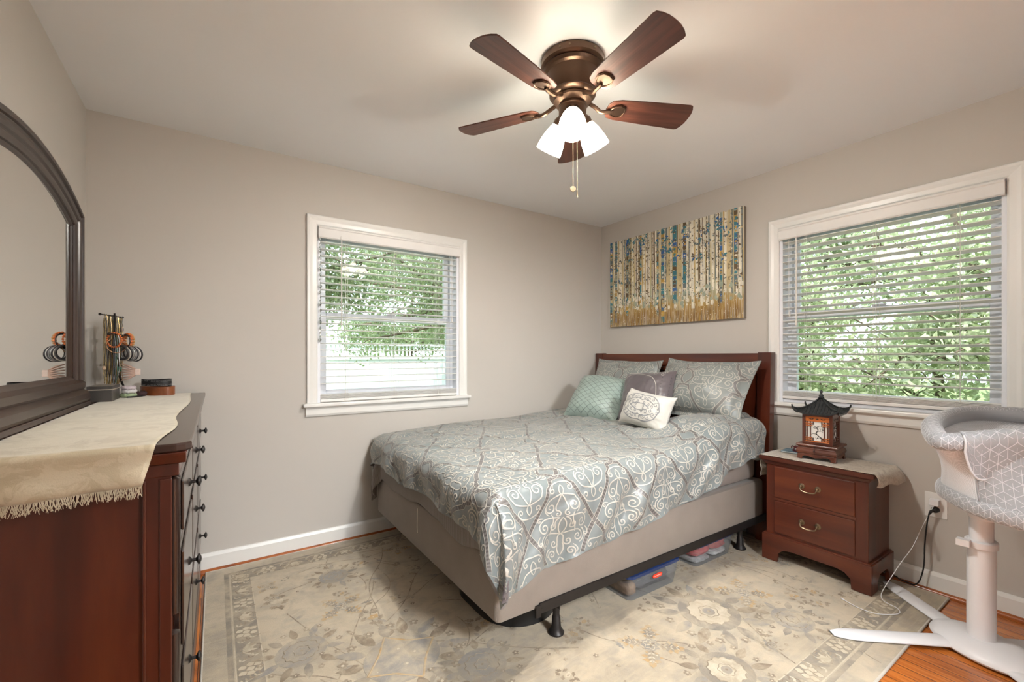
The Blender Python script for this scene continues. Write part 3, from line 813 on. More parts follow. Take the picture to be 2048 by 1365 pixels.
# ------------------------------------------------------------------ bedding surfaces
def drape(u, v, xmin, ymin, ymax, r, topz, Lw=None):
    """cloth coords -> point, plus drop. u along X (foot->head), v along Y"""
    cx = max(u, xmin); cy = min(max(v, ymin), ymax)
    ox = u - cx; oy = v - cy; L = math.hypot(ox, oy)
    z = topz(cx, cy)
    if L < 1e-9: return Vector((cx, cy, z)), 0, (0, 0)
    dx, dy = ox / L, oy / L; a = L / r
    if a < PI / 2: h = r * math.sin(a); d = r * (1 - math.cos(a))
    else: h = r; d = r + (L - r * PI / 2)
    return Vector((cx + dx * h, cy + dy * h, z - d)), d, (dx, dy)
def sm(x, a, b_): 
    t = min(1, max(0, (x - a) / (b_ - a))); return t * t * (3 - 2 * t)
def comf_top(x, y):
    z = .695 + .03 * sm(x, .9, 1.5)
    z += .085 * sm(x, 2.1, 2.42) * (1 - sm(x, 2.82, 2.95) * .5) * (1 - sm(y, 1.62, 1.95)) * sm(y, 1.38, 1.52)
    z += .035 * sm(x, 1.9, 2.5)
    z -= .03 * sm(x, 2.6, 2.85) * sm(y, 1.8, 2.0)
    return z
U0, U1, V0, V1 = .94 - .30, 2.86, 1.475 - .50, 2.90 + .27
nu, nv = 230, 215
P = np.zeros((nu, nv, 3))
for i in range(nu):
    u = U0 + (U1 - U0) * i / (nu - 1)
    for j in range(nv):
        v_ = V0 + (V1 - V0) * j / (nv - 1)
        ox_, oy_ = max(0, .94 - u), max(0, 1.475 - v_); qq = 2 * ox_ * oy_ / max(1e-6, ox_ ** 2 + oy_ ** 2)
        p, d, dr = drape(u, v_, .94, 1.475, 2.90, .085 + .055 * qq, comf_top)
        q3 = Vector((u, v_, 0))
        # soft puffs and creases
        puff = .013 * noise.noise(q3 * 3.1 + Vector((3, 1, 0))) + .007 * noise.noise(q3 * 8 + Vector((9, 1, 4)))
        rdg = abs(noise.noise(Vector((u * 2.2 + v_ * 1.2, v_ * 7 - u * 3, 2.2)))); cre = -.008 * max(0, .16 - rdg) / .16
        fine = .0022 * noise.noise(Vector((u * 26, v_ * 9, 5)))
        top = puff + cre + fine
        if d > 0:
            k = sm(d, .02, .22)
            s_ = u if abs(dr[1]) > abs(dr[0]) else v_
            ph = s_ * 15 + 2.6 * noise.noise(Vector((s_ * 2, 3, 1)))
            fold = k * (.017 * math.sin(ph) + .008 * math.sin(ph * 2.3 + 1) + .022 * noise.noise(Vector((u * 4, v_ * 4, 7))))
            diag = k * .014 * math.sin((u * 1.0 - v_ * .9) * 24 + 3 * noise.noise(q3 * 3))
            out = fold + diag + .012 * k
            if dr[1] > .3: out = min(out, 0) * .3
            p = p + Vector((dr[0], dr[1], .25)) * (out + top * .6)
            if dr[1] > 0: p.y = min(p.y, 2.985)
            p.z += .012 * k * math.sin(ph * .5)
        else: p = p + Vector((0, 0, top))
        p.y = min(p.y, 2.985)
        # keep clear of box spring below
        if d > 0 and p.z < .66:
            if dr[1] < -.3: p.y = min(p.y, 1.408)
            if dr[0] < -.3: p.x = min(p.x, .872)
        P[i, j] = p
csurf = Surf(P, U0, U1, V0, V1)
if csurf.N[nu // 2, nv // 2, 2] < 0: csurf.N *= -1
def near_L(u):  # cloth length hanging on the near side
    return .418 - .050 * sm(u, 1.0, 1.6) - .045 * sm(u, 1.7, 2.4) - .02 * sm(u, 2.3, 2.8) + .010 * math.sin(u * 9) + .006 * math.sin(u * 23)
def foot_L(v_): return .232 + .008 * math.sin(v_ * 11) + .02 * sm(v_, 2.0, 1.5)
def inside(p):
    nl = np.array([near_L(x) for x in p[:, 0]]); fl_ = np.array([foot_L(y) for y in p[:, 1]])
    return (p[:, 1] > 1.475 - nl + .004) & (p[:, 0] > .94 - fl_ + .004) & (p[:, 0] < U1 - .01) & (p[:, 1] < V1 - .01)
MU, MV = 190, 175; g = []
for i in range(MU):
    row = []
    for j in range(MV):
        a, b_ = i / (MU - 1), j / (MV - 1)
        v_ = (1.475 - .35) * (1 - b_) + V1 * b_; u = .94 - foot_L(v_); u = u * (1 - a) + U1 * a
        vn = 1.475 - near_L(u); v_ = vn * (1 - b_) + V1 * b_
        u = (.94 - foot_L(v_)) * (1 - a) + U1 * a
        row.append((u, v_))
    g.append(row)
uv = np.array(g).reshape(-1, 2)
top = csurf.ev(uv, 0).reshape(MU, MV, 3); bot = csurf.ev(uv, -.014).reshape(MU, MV, 3)

def satin(name, c, c2, rough=.38):
    b = NB(name); v = b.tc(); n = b.noise(v, 4, 3)
    return b.bsdf(b.ramp(n, [(.3, c), (.7, c2)]), rough, 0, b.noise(v, 60, 3), .06, .002, coat=0, sheen=.2, spec=.6)
CM = [satin('comforter_satin', (.175, .205, .205), (.225, .25, .25), .31), satin('taupe_band', (.155, .145, .14), (.18, .17, .16), .4), satin('cream_embroidery', (.45, .425, .375), (.50, .475, .42), .5), satin('dark_stripe', (.085, .078, .074), (.105, .095, .09), .45), satin('taupe_lining', (.12, .10, .105), (.15, .13, .13), .6)]

def spiral_pts(cx, cy, R, a0, turns, sgn, r_end=.12, n=26):
    out = []
    for k in range(n):
        t = k / (n - 1); r = R * (1 - (1 - r_end) * t ** .9); a = a0 + sgn * turns * 2 * PI * t
        out.append((cx + r * math.cos(a), cy + r * math.sin(a)))
    return out
def bez(p0, p1, p2, p3, n=14):
    return [tuple(((1 - t) ** 3) * np.array(p0) + 3 * t * (1 - t) ** 2 * np.array(p1) + 3 * t * t * (1 - t) * np.array(p2) + t ** 3 * np.array(p3)) for t in [k / (n - 1) for k in range(n)]]
W_, H_ = .34, .56
def cell_curves():
    c = []
    def half(l): c.append(l); c.append([(-x, y) for x, y in l])
    # stems ending in curls (right half; mirrored)
    def stem_curl(p0, p1, cx, cy, R, a0, turns, sgn):
        sp = spiral_pts(cx, cy, R, a0, turns, sgn); half(bez(p0, p1, (2 * sp[0][0] - sp[1][0], 2 * sp[0][1] - sp[1][1]), sp[0], 12)[:-1] + sp)
    stem_curl((0, -.150), (.075, -.135), .052, -.095, .030, -.9, 1.5, 1)
    stem_curl((0, -.150), (.03, -.10), .020, -.062, .015, -1.4, 1.2, -1)
    stem_curl((.012, -.045), (.09, -.055), .098, -.012, .030, -1.2, 1.55, 1)
    stem_curl((.012, -.045), (.05, -.03), .046, -.010, .018, 2.6, 1.2, -1)
    stem_curl((0, .030), (.07, .012), .082, .052, .026, -1.3, 1.5, 1)
    stem_curl((0, .030), (.02, .04), .034, .066, .020, 3.4, 1.35, -1)
    stem_curl((0, .155), (.055, .15), .044, .112, .022, 1.1, 1.5, -1)
    stem_curl((.0, -.205), (.05, -.20), .046, -.172, .017, -1.2, 1.3, 1)
    stem_curl((.0, .20), (.04, .205), .036, .182, .014, 1.3, 1.2, -1)
    half(bez((.052, -.065), (.02, -.03), (.07, .0), (.060, .028), 12)); half(bez((.098, .018), (.13, .03), (.118, .075), (.088, .082), 12))
    stem_curl((.126, .018), (.145, .04), .128, .048, .012, -.5, 1.2, 1)
    stem_curl((.098, -.055), (.125, -.06), .120, -.048, .011, -2.0, 1.2, 1)
    half(bez((0, .185), (.018, .172), (.020, .150), (0, .135), 10)); half(bez((0, -.19), (.016, -.176), (.016, -.158), (0, -.146), 10))
    half(bez((0, .03), (.022, .008), (.022, -.018), (0, -.045), 10)); half(bez((.003, .125), (.02, .10), (.02, .09), (.012, .07), 8))
    half(bez((.058, .085), (.075, .098), (.08, .11), (.066, .122), 8))
    half(bez((.062, -.060), (.085, -.075), (.088, -.095), (.075, -.108), 8))
    return c
CELL = cell_curves()
def band_paths():
    # from the tip of a lens, a bracket step, then an S to the crossing half a repeat away
    st = [(0, .064), (.037, .069), (.046, .104), (.062, .110)]
    cv_ = bez((.062, .110), (.085, .175), (W_ / 2 - .055, .20), (W_ / 2, H_ / 2), 12)
    one = st + cv_[1:]
    return [[(sx * x, sy * y) for x, y in one] for sx in (1, -1) for sy in (1, -1)]
def lens():
    o = []
    for s_ in (-1, 1): o.append([(s_ * .040 * math.sin(PI * (k / 14)) ** .85, -.062 + .124 * k / 14) for k in range(15)])
    return o
def trellis(rb, u0, u1, v0, v1, sc_=1.0, emb=.0055, band=.0175, flip=False, offu=0, offv=0, stripe=True, step=.007):
    W, H = W_ * sc_, H_ * sc_
    for i in range(int(u0 / W) - 2, int(u1 / W) + 3):
        for j in range(int(v0 / H) - 2, int(v1 / H) + 3):
            for hx, hy in ((0, 0),):
                cx, cy = i * W + offu, j * H + offv
                if not (u0 - W < cx < u1 + W and v0 - H < cy < v1 + H): continue
                f_ = lambda l: [(cx + x * sc_, cy + y * sc_) for x, y in l]
                for l in band_paths() + lens():
                    p = resample(f_(l), step)
                    rb.line(p, band, .0009, 1, alt=3 if stripe else None)
                    rb.line(p, .0022, .0016, 2, band / 2 + .0006); rb.line(p, .0022, .0016, 2, -band / 2 - .0006)
                for ccx, ccy, ks, fy in ((cx + W / 2, cy, 1.0, 1), (cx, cy + H / 2, .93, -1)):
                    for l in CELL:
                        p = resample([(ccx + x * sc_ * ks, ccy + fy * y * sc_ * ks) for x, y in l], .0042 * max(1, sc_)); k = len(p); e = np.minimum(np.arange(k), np.arange(k)[::-1]) / 3.0
                        rb.line(p, emb * np.clip(.55 + .45 * e, .5, 1.0), .0014, 2)
cm = MB()
cm.grid([[tuple(top[i, j]) for j in range(MV)] for i in range(MU)], 0)
cm.grid([[tuple(bot[i, j]) for j in range(MV)] for i in range(MU)], 4, flip=True)
for (A, B) in ((top[0], bot[0]), (top[-1], bot[-1]), (top[:, 0], bot[:, 0]), (top[:, -1], bot[:, -1])):
    cm.grid([[tuple(a), tuple(b_)] for a, b_ in zip(A, B)], 4)
rb = Ribbons(csurf, inside)
trellis(rb, U0, U1, V0, V1, 1.0, offu=1.19 - 3 * W_, offv=1.50 - 2 * H_)
rb.into(cm)
co = cm.build('comforter', CM, None, smooth=True, recalc=False)
tag(co, 'silvery teal comforter with cream scrolls and taupe ogee bands spread over the bed', 'comforter')

# taupe quilt showing under the comforter at the foot
def quilt_top(x, y): return .648
q = MB(); A = []
for i in range(26):
    row = []
    for j in range(120):
        v_ = 1.50 + (3.02 - 1.50) * j / 119
        wall = sm(v_, 2.70, 2.93)
        L = .262 + .018 * math.sin(v_ * 8) + .020 * noise.noise(Vector((v_ * 5, 0, 2))) + .16 * sm(v_, 2.78, 2.92)
        u = .97 - L * i / 25 if True else 0
        p, d, dr = drape(u, v_, .97, 1.5, 2.88, .065, quilt_top)
        k = sm(d, .02, .2)
        p.x -= .010 * k * (1 + math.sin(v_ * 60 + 2 * noise.noise(Vector((v_ * 6, d * 4, 0))))) * .5 + (.030 + .022 * math.sin(v_ * 40)) * wall * k + .004
        p.x = min(p.x, .886) if p.z < .56 else p.x
        p.y += -.02 * wall * k * math.sin(d * 14)
        p.y = min(p.y, 2.972)
        row.append(tuple(p))
    A.append(row)
q.grid(A)
b = NB('quilt_fabric'); v = b.tc(); wv = b.n('ShaderNodeTexWave'); wv.inputs['Scale'].default_value = 45; wv.bands_direction = 'Y'; b.l(v, wv.inputs[0]); wv.inputs['Distortion'].default_value = 1.2
b.bsdf(b.ramp(wv.outputs[1], [(.1, (.15, .12, .10)), (.8, (.215, .18, .155))]), .7, 0, wv.outputs[1], .5, .004, sheen=.3)
qo = q.build('quilt', b.m, None, smooth=True); sol = qo.modifiers.new('thickness', 'SOLIDIFY'); sol.thickness = .006; sol.offset = 1
tag(qo, 'pleated taupe quilt hanging below the comforter at the foot of the bed', 'quilt')

# ------------------------------------------------------------------ pillows
def pillow_surface(w_, h_, t_, n=44, flange=0, sag=0, seed=0, pinch=.06):
    P = np.zeros((n, n, 3)); B = np.zeros((n, n, 3))
    for i in range(n):
        a = -1 + 2 * i / (n - 1)
        for j in range(n):
            c = -1 + 2 * j / (n - 1)
            ix = 1 - pinch * (1 - abs(c) ** 3) * abs(a) ** 4 * .8; iy = 1 - pinch * (1 - abs(a) ** 3) * abs(c) ** 4
            x = a * w_ / 2 * ix; y = c * h_ / 2 * iy
            fa, fc = 1.0, 1.0
            if flange: 
                fx_ = 1 - flange / (w_ / 2); fy_ = 1 - flange / (h_ / 2); aa = min(1, abs(a) / fx_); cc = min(1, abs(c) / fy_)
            else: aa, cc = abs(a), abs(c)
            th = t_ * (max(0, 1 - aa ** 2.6) ** .55) * (max(0, 1 - cc ** 2.6) ** .55)
            th *= 1 + .10 * noise.noise(Vector((a * 2, c * 2, seed)))
            wr = .003 * noise.noise(Vector((a * 7, c * 7, seed + 4))) + .006 * noise.noise(Vector((a * 2.5, c * 2.5, seed + 9)))
            y -= sag * (1 - a * a) * (c + 1) * .5
            bend = (.012 * math.sin(a * 3 + seed) + .01 * math.cos(c * 2.5 + seed)) * (1 if flange else .4)
            P[i, j] = (x, y, th * .62 + wr + bend + .0015); B[i, j] = (x, y, -th * .45 + bend - .0015)
    return P, B
def xf(P, Mx):
    R3 = np.array(Mx.to_3x3()); t3 = np.array(Mx.translation); return P @ R3.T + t3
def pillow_M(c, tilt, yaw=0, roll=0):
    # local x -> -Y (viewer's right), y -> up, z -> towards -X; tilt = lean back
    base = Matrix(((0, 0, -1, 0), (-1, 0, 0, 0), (0, 1, 0, 0), (0, 0, 0, 1)))
    return Matrix.Translation(c) @ Matrix.Rotation(yaw, 4, 'Z') @ Matrix.Rotation(tilt, 4, 'Y') @ base @ Matrix.Rotation(roll, 4, 'Z')
def pillow(name, label, w_, h_, t_, Mx, mats, deco=None, flange=0, sag=0, seed=0, group=None, pinch=.06, n=44):
    Pl, Bl = pillow_surface(w_, h_, t_, n, flange, sag, seed, pinch)
    Pw, Bw = xf(Pl, Mx), xf(Bl, Mx)
    # rest on the bedding: nothing sinks below the comforter's surface
    m = MB(); m.grid([[tuple(p) for p in r] for r in Pw], 0); m.grid([[tuple(p) for p in r] for r in Bw], 0, flip=True)
    for (A, B2) in ((Pw[0], Bw[0]), (Pw[-1], Bw[-1]), (Pw[:, 0], Bw[:, 0]), (Pw[:, -1], Bw[:, -1])): m.grid([[tuple(a), tuple(b_)] for a, b_ in zip(A, B2)], 0)
    if deco:
        sf = Surf(Pw, -w_ / 2, w_ / 2, -h_ / 2, h_ / 2)
        nz = np.array(Mx.to_3x3() @ Vector((0, 0, 1)))
        if sf.N[n // 2, n // 2] @ nz < 0: sf.N *= -1
        ins = lambda p: (abs(p[:, 0]) < w_ / 2 - .003) & (abs(p[:, 1]) < h_ / 2 - .003)
        rb = Ribbons(sf, ins); deco(rb); rb.into(m)
    o = m.build(name, mats, None, smooth=True, recalc=False)
    tag(o, label, 'pillow', group); return o
PT = [satin('sham_satin', (.20, .22, .21), (.235, .255, .24), .4)] + CM[1:]
def d_sham(ou, ov):
    def f(rb): trellis(rb, -.4, .4, -.3, .3, 1.0, offu=ou, offv=ov, stripe=False, band=.0155, emb=.0045)
    return f
pillow('pillow', 'large patterned sham against the headboard, nearest the nightstand', .70, .47, .19, pillow_M((2.765, 1.785, .995), .50, 0, -.035), PT, d_sham(-.02, .03), .035, .02, 1)
pillow('pillow', 'patterned sham against the headboard in the wall corner', .70, .47, .17, pillow_M((2.80, 2.535, .975), .42, 0, -.015), PT, d_sham(.05, .06), .035, .012, 2)
def d_teal(rb):
    for k in range(-11, 12):
        for s_ in (-1, 1):
            t = np.linspace(-.25, .25, 40); x = t; y = s_ * (t * .62 + .012 * np.sin(t * 9)) + k * .040
            rb.line(np.stack([x, y], 1), .0024, .0008, 3)
TEAL = [satin('seafoam_pintuck', (.27, .345, .31), (.31, .385, .34), .42), CM[1], CM[2], plain('pintuck_thread', (.13, .16, .15), .7)]
pillow('pillow', 'seafoam square pillow with crisscross stitching, left of the white cushion', .44, .42, .20, pillow_M((2.46, 2.44, .885), .78, .32, -.06), TEAL, d_teal, seed=3)
def d_grey(rb):
    # cream scroll corners, a bow-shaped border line, striped tail
    th = np.linspace(-2.0, 2.0, 30)
    for sx in (1,):
        arc = [(-.19 + .0, -.19), (-.16, -.05), (-.10, .07), (.0, .12), (.06, .19)]
        p = np.array([(q[0], q[1]) for q in spline([(x, y, 0) for x, y in [(-.19, .12), (-.10, .165), (.0, .15), (.085, .10), (.115, .0), (.12, -.19)]], 8)]); rb.line(p, .0045, .0012, 2)
    for cx, cy, R, a, s_ in ((.08, .165, .026, 0, 1), (.13, .15, .02, 2, -1), (.05, .178, .015, 4, 1), (.15, .175, .014, 1, 1)):
        rb.line(resample(spiral_pts(cx, cy, R, a, 1.4, s_), .004), .0036, .0014, 2)
    for k in range(14): rb.line(np.array([(.135, -.18 + k * .025), (.19, -.17 + k * .025)]), .004, .0012, 3)
    for k in range(2): rb.line(np.array([(-.195, -.19 + k * .012), (.1, -.19 + k * .012)]), .005, .0012, 2)
GREY = [satin('plum_grey_satin', (.100, .082, .088), (.135, .112, .118), .38), CM[1], CM[2], plain('grey_stripe', (.05, .045, .048), .6)]
pillow('pillow', 'dark plum-grey satin pillow with scroll trim, behind the white cushion', .40, .40, .16, pillow_M((2.55, 2.055, .915), .48, .1, .10), GREY, d_grey, seed=4)
def d_white(rb):
    S = 1.0
    def half4(l, w_=.0042):
        for sx in (-1, 1):
            for sy in (-1, 1): rb.line(resample([(x * sx * S, y * sy * S) for x, y in l], .004), w_, .0012, 3)
    for cx, cy, R, a, s_, tn in ((.045, .055, .018, 0, 1, 1.3), (.085, .058, .014, 3, -1, 1.2), (.115, .032, .016, 1, 1, 1.3), (.06, .02, .014, 2, -1, 1.2), (.025, .03, .012, 4, 1, 1.2), (.09, .015, .012, 5, 1, 1.2), (.135, .012, .010, 2, -1, 1.1), (.02, .062, .010, 2, 1, 1.1), (.035, .008, .010, 0, 1, 1.1)):
        half4(spiral_pts(cx, cy, R, a, tn, s_, n=20))
    half4(bez((0, .078), (.05, .092), (.10, .080), (.13, .048)), .006); half4(bez((.13, .048), (.14, .03), (.142, .02), (.152, 0)), .006)
    half4(bez((0, .045), (.03, .06), (.07, .05), (.10, .03)), .005); half4(bez((0, .02), (.03, .03), (.05, .01), (.08, 0)), .005)
WHITE = [plain('ivory_linen', (.58, .56, .51), .8, bs=.2, sheen=.3), CM[1], CM[2], plain('grey_embroidery', (.26, .265, .275), .6)]
pillow('pillow', 'small white rectangular cushion with grey scroll embroidery, in front', .385, .245, .13, pillow_M((2.31, 1.86, .862), .42, -.02, -.11), WHITE, d_white, seed=5, pinch=.09)

# ------------------------------------------------------------------ storage under the bed
binp = NB('clear_bin'); tr = binp.n('ShaderNodeBsdfTransparent'); tr.inputs[0].default_value = (.80, .82, .84, 1)
gl = binp.bsdf((.45, .46, .48), .25); mxs = binp.n('ShaderNodeMixShader'); mxs.inputs[0].default_value = .22
binp.l(tr.outputs[0], mxs.inputs[1]); binp.l(binp.p.outputs[0], mxs.inputs[2]); binp.l(mxs.outputs[0], binp.out.inputs[0])
BLUE = plain('navy_lid', (.012, .028, .10), .35); REDL = plain('red_label', (.75, .05, .02), .4); LABW = plain('label_line', (.9, .55, .45), .5)
def bin_(name, label, x0, x1, y0, y1, h, contents):
    t = thing(name, label, 'storage bin', ((x0 + x1) / 2, (y0 + y1) / 2, RZ + .002))
    m = MB(); z0 = RZ + .003; s_ = .018
    def rect(x0, x1, y0, y1, z, r=.03, n=4):
        o = []
        for cx, cy, a0 in ((x1 - r, y1 - r, 0), (x0 + r, y1 - r, PI / 2), (x0 + r, y0 + r, PI), (x1 - r, y0 + r, 1.5 * PI)):
            for k in range(n + 1): a = a0 + PI / 2 * k / n; o.append((cx + r * math.cos(a), cy + r * math.sin(a), z))
        return o
    rings = [rect(x0 + s_, x1 - s_, y0 + s_, y1 - s_, z0), rect(x0 + s_ * .5, x1 - s_ * .5, y0 + s_ * .5, y1 - s_ * .5, z0 + h * .45), rect(x0 + s_ * .35, x1 - s_ * .35, y0 + s_ * .35, y1 - s_ * .35, z0 + h * .47), rect(x0 + .004, x1 - .004, y0 + .004, y1 - .004, z0 + h - .018)]
    m.grid([r + [r[0]] for r in rings]); m.add(rings[0], [tuple(range(len(rings[0])))])
    body = m.build('tub', binp.m, t, smooth='auto')
    m = MB(); N = len(rings[0]); lr = [rect(x0 - .003, x1 + .003, y0 - .003, y1 + .003, z0 + h - .018), rect(x0 - .003, x1 + .003, y0 - .003, y1 + .003, z0 + h - .004), rect(x0 + .005, x1 - .005, y0 + .005, y1 - .005, z0 + h)]
    m.grid([r + [r[0]] for r in lr]); m.add(lr[2], [tuple(range(N))]); m.add(lr[0], [tuple(range(N))])
    m.build('lid', BLUE, t, smooth='auto')
    return t
bA = bin_('storage_bin', 'clear storage bin with navy lid and red label, nearer the bed foot', 1.655, 2.05, 1.432, 1.93, .132, 0)
m = MB(); m.prism([(x * .036, z * .010) for x, z in [(math.copysign(abs(math.cos(a)) ** .6, math.cos(a)), math.copysign(abs(math.sin(a)) ** .6, math.sin(a))) for a in [2 * PI * k / 20 for k in range(20)]]], 1.4305, 1.4335, lambda a, b_, d: (1.86 + a, d, .100 + b_), 0)
m.box(1.835, 1.885, 1.4298, 1.4306, .0985, .1015, 1)
m.build('label', [REDL, LABW], bA)
cl = bpy.data.meshes
def cloth_lump(name, label, x0, x1, y0, y1, z0, z1, c1, seed, cat='folded cloth'):
    m = MB(); A = []; n = 28
    for i in range(n + 1):
        ph = PI * (i / n) - PI / 2; row = []
        for k in range(n + 1):
            th = 2 * PI * k / n
            q = lambda s_, e: math.copysign(abs(s_) ** e, s_)
            x = q(math.cos(ph), .35) * q(math.cos(th), .35); y = q(math.cos(ph), .35) * q(math.sin(th), .35); z = q(math.sin(ph), .5)
            d = 1 - .10 * abs(noise.noise(Vector((x * 3, y * 3, z * 3 + seed)))) * 2
            row.append(((x0 + x1) / 2 + x * d * (x1 - x0) / 2, (y0 + y1) / 2 + y * d * (y1 - y0) / 2, (z0 + z1) / 2 + z * d * (z1 - z0) / 2))
        A.append(row)
    m.grid(A); o = m.build(name, plain(name + '_fabric', c1, .9, var=.3, vs=40, bs=.4, bsc=80), None, smooth=True); return tag(o, label, cat)
cloth_lump('folded_cloth', 'dark grey folded cloth inside the clear bin nearer the bed foot', 1.75, 2.02, 1.455, 1.90, .02, .105, (.07, .07, .08), 1)
cloth_lump('folded_cloth', 'brown patterned cloth at the left end of the clear bin nearer the bed foot', 1.685, 1.745, 1.46, 1.66, .02, .085, (.28, .16, .08), 2)
bin_('storage_bin', 'clear storage bin with navy lid holding red and white fabric, nearer the headboard', 2.24, 2.625, 1.458, 1.93, .132, 0)
cloth_lump('red_blanket', 'red folded blanket showing in the left half of the bin nearer the headboard', 2.265, 2.43, 1.48, 1.88, .052, .108, (.55, .05, .05), 3, 'blanket')
cloth_lump('white_blanket', 'black and white patterned fleece under the red blanket in the bin', 2.265, 2.43, 1.48, 1.88, .018, .050, (.45, .44, .43), 4, 'blanket')
cloth_lump('red_blanket', 'coral red folded blanket in the right half of the bin nearer the headboard', 2.44, 2.60, 1.48, 1.88, .052, .110, (.55, .09, .08), 5, 'blanket')
cloth_lump('white_blanket', 'white folded fabric below the coral blanket in the bin', 2.44, 2.60, 1.48, 1.88, .018, .050, (.62, .60, .58), 6, 'blanket')
m = MB(); rbox(m, 1.015, 1.40, 1.57, 2.12, RZ + .003, .092, .19, 10); o = m.build('storage_case', M['black_plastic'], None, smooth='auto')
tag(o, 'low black case with rounded corners lying under the foot of the bed', 'case')
# ------------------------------------------------------------------ nightstand
NX0, NX1, NY0, NY1 = 2.725, 3.026, .825, 1.318
ns = thing('nightstand', 'cherry wood two-drawer nightstand between the bed and the bassinet', 'nightstand', (2.87, 1.07, RZ))
ZB = RZ + .0025
m = MB(); m.box(NX0, NX1, NY0, NY1, .145, .575); m.build('carcass', M['cherry'], ns, bevel=.003)
m = MB(); PR = [(0, .575), (-.006, .575), (-.010, .583), (-.014, .590), (-.022, .597), (-.022, .602)]
def ring_rect(x0, x1, y0, y1, prof):
    R = []
    for o, z in prof: R.append([(x0 + o, y0 + o, z), (x1, y0 + o, z), (x1, y1 - o, z), (x0 + o, y1 - o, z), (x0 + o, y0 + o, z)])
    return R
m.grid(ring_rect(NX0, NX1, NY0, NY1, PR)); m.box(NX0 - .030, NX1, NY0 - .030, NY1 + .030, .602, .622)
m.build('top', M['cherry_h'], ns, bevel=.003)
m = MB()
# plinth with bracket feet: front and sides
def bracket(fn, a0, a1, foot=.085, h0=.062, ztop=.160):
    poly = [(a0, ZB), (a0 + foot, ZB), (a0 + foot + .004, ZB + .05), (a0 + foot + .030, ZB + .075)]
    poly += [(a0 + foot + .07, ZB + .083), (a1 - foot - .07, ZB + .083)] if a1 - a0 > .35 else [(a0 + foot + .04, ZB + .078), (a1 - foot - .04, ZB + .078)]
    poly += [(a1 - foot - .030, ZB + .075), (a1 - foot - .004, ZB + .05), (a1 - foot, ZB), (a1, ZB), (a1, ztop), (a0, ztop)]
    m.prism(poly, 0, .018, fn)
bracket(lambda a, b_, d: (NX0 - .018 + d, a, b_), NY0 - .018, NY1 + .018)
bracket(lambda a, b_, d: (a, NY0 - .018 + d, b_), NX0 - .0, NX1 + .008, .07)
bracket(lambda a, b_, d: (a, NY1 + .018 - d, b_), NX0 - .0, NX1 + .008, .07)
m.box(NX0 - .012, NX1, NY0 - .012, NY1 + .012, .155, .168)
m.build('plinth', M['cherry_h'], ns, bevel=.002)
for z0, z1, tg in ((.385, .565, 'upper'), (.180, .365, 'lower')):
    m = MB(); a, b_ = NY0 + .055, NY1 - .045
    m.box(NX0 - .006, NX0 + .001, a, b_, z0, z1)
    d = m.build('drawer', M['cherry_h'], ns, bevel=.0035)
    h = MB(); yc = (a + b_) / 2 + .01; zc = (z0 + z1) / 2 + .01; x = NX0 - .006
    for s_ in (-1, 1): 
        h.lathe([(.0155, 0), (.0150, .002), (.011, .0035), (.006, .005), (.0045, .014), (.006, .018), (.001, .021)], axisM((x, yc + s_ * .040, zc), (-1, 0, 0)), 18)
    pts = spline([(x - .014, yc + .040, zc), (x - .022, yc + .040, zc - .008), (x - .024, yc + .034, zc - .019), (x - .024, yc + .018, zc - .024), (x - .024, yc, zc - .0255), (x - .024, yc - .018, zc - .024), (x - .024, yc - .034, zc - .019), (x - .022, yc - .040, zc - .008), (x - .014, yc - .040, zc)], 5)
    h.tube(pts, .0035, 8); h.build('handle', M['brass'], d, smooth='auto')
m = MB(); m.box(NX0 - .003, NX0, NY0 + .05, NY1 - .04, .368, .382); m.build('drawer_divider', M['cherry_h'], ns, bevel=.002)
# runner over the nightstand
def brocade(name, a, c, e, sc_=38):
    b = NB(name); v = b.tc(); vo = b.n('ShaderNodeTexVoronoi'); vo.inputs['Scale'].default_value = sc_ * .45; b.l(v, vo.inputs[0]); vo.feature = 'SMOOTH_F1'
    n = b.noise(v, sc_, 4, .6, 1.4); n3 = b.noise(v, 380, 2)
    cc = b.mix(b.ramp(n, [(.47, (0, 0, 0)), (.53, (.75, .75, .75))]), b.ramp(vo.outputs[0], [(.2, a), (.6, c)]), e)
    return b.bsdf(cc, .55, 0, n3, .25, .002, sheen=.4)
M['brocade'] = brocade('taupe_brocade', (.33, .26, .19), (.45, .37, .28), (.56, .49, .39))
m = MB(); A = []
ys = [NY1 + .037] * 8
path = []   # along Y: hang, over, hang: list of (y,z)
hangL = [(NY1 + .040 + .004 * math.sin(k * 1.3), .622 - .135 + .135 * k / 10) for k in range(10)]
over = [(NY1 + .032 - (NY1 - NY0 + .064) * k / 40, .6245) for k in range(41)]
hangR = [(NY0 - .036 - .012 * math.sin(k / 5 * 2), .6235 - .060 * (k / 7)) for k in range(1, 8)]
full = hangL + over + hangR
for i in range(26):
    t = i / 25; row = []
    for q, (y, z) in enumerate(full):
        x = NX0 - .020 + t * .318
        yy, zz, xx = y, z, x
        if q < 10: xx = x + .010 * math.sin((1 - q / 10) * 5 + t * 3); yy += .006 * math.sin(t * 17) * (1 - q / 10); xx = NX0 + .012 + t * .22 + .006 * math.sin(q)
        elif q > 50: k = (q - 50) / 7; zz -= .020 * t * k + .006 * math.sin(t * 11) * k; yy -= .030 * t * k; 
        else: zz += .0012 * abs(noise.noise(Vector((x * 9, y * 9, 0)))) * 2
        row.append((xx, yy, zz))
    A.append(row)
m.grid(A); o = m.build('table_runner', M['brocade'], None, smooth=True); s_ = o.modifiers.new('t', 'SOLIDIFY'); s_.thickness = .0015; s_.offset = 0
tag(o, 'taupe brocade runner draped over the nightstand top', 'table runner')
TOPZ = .6275

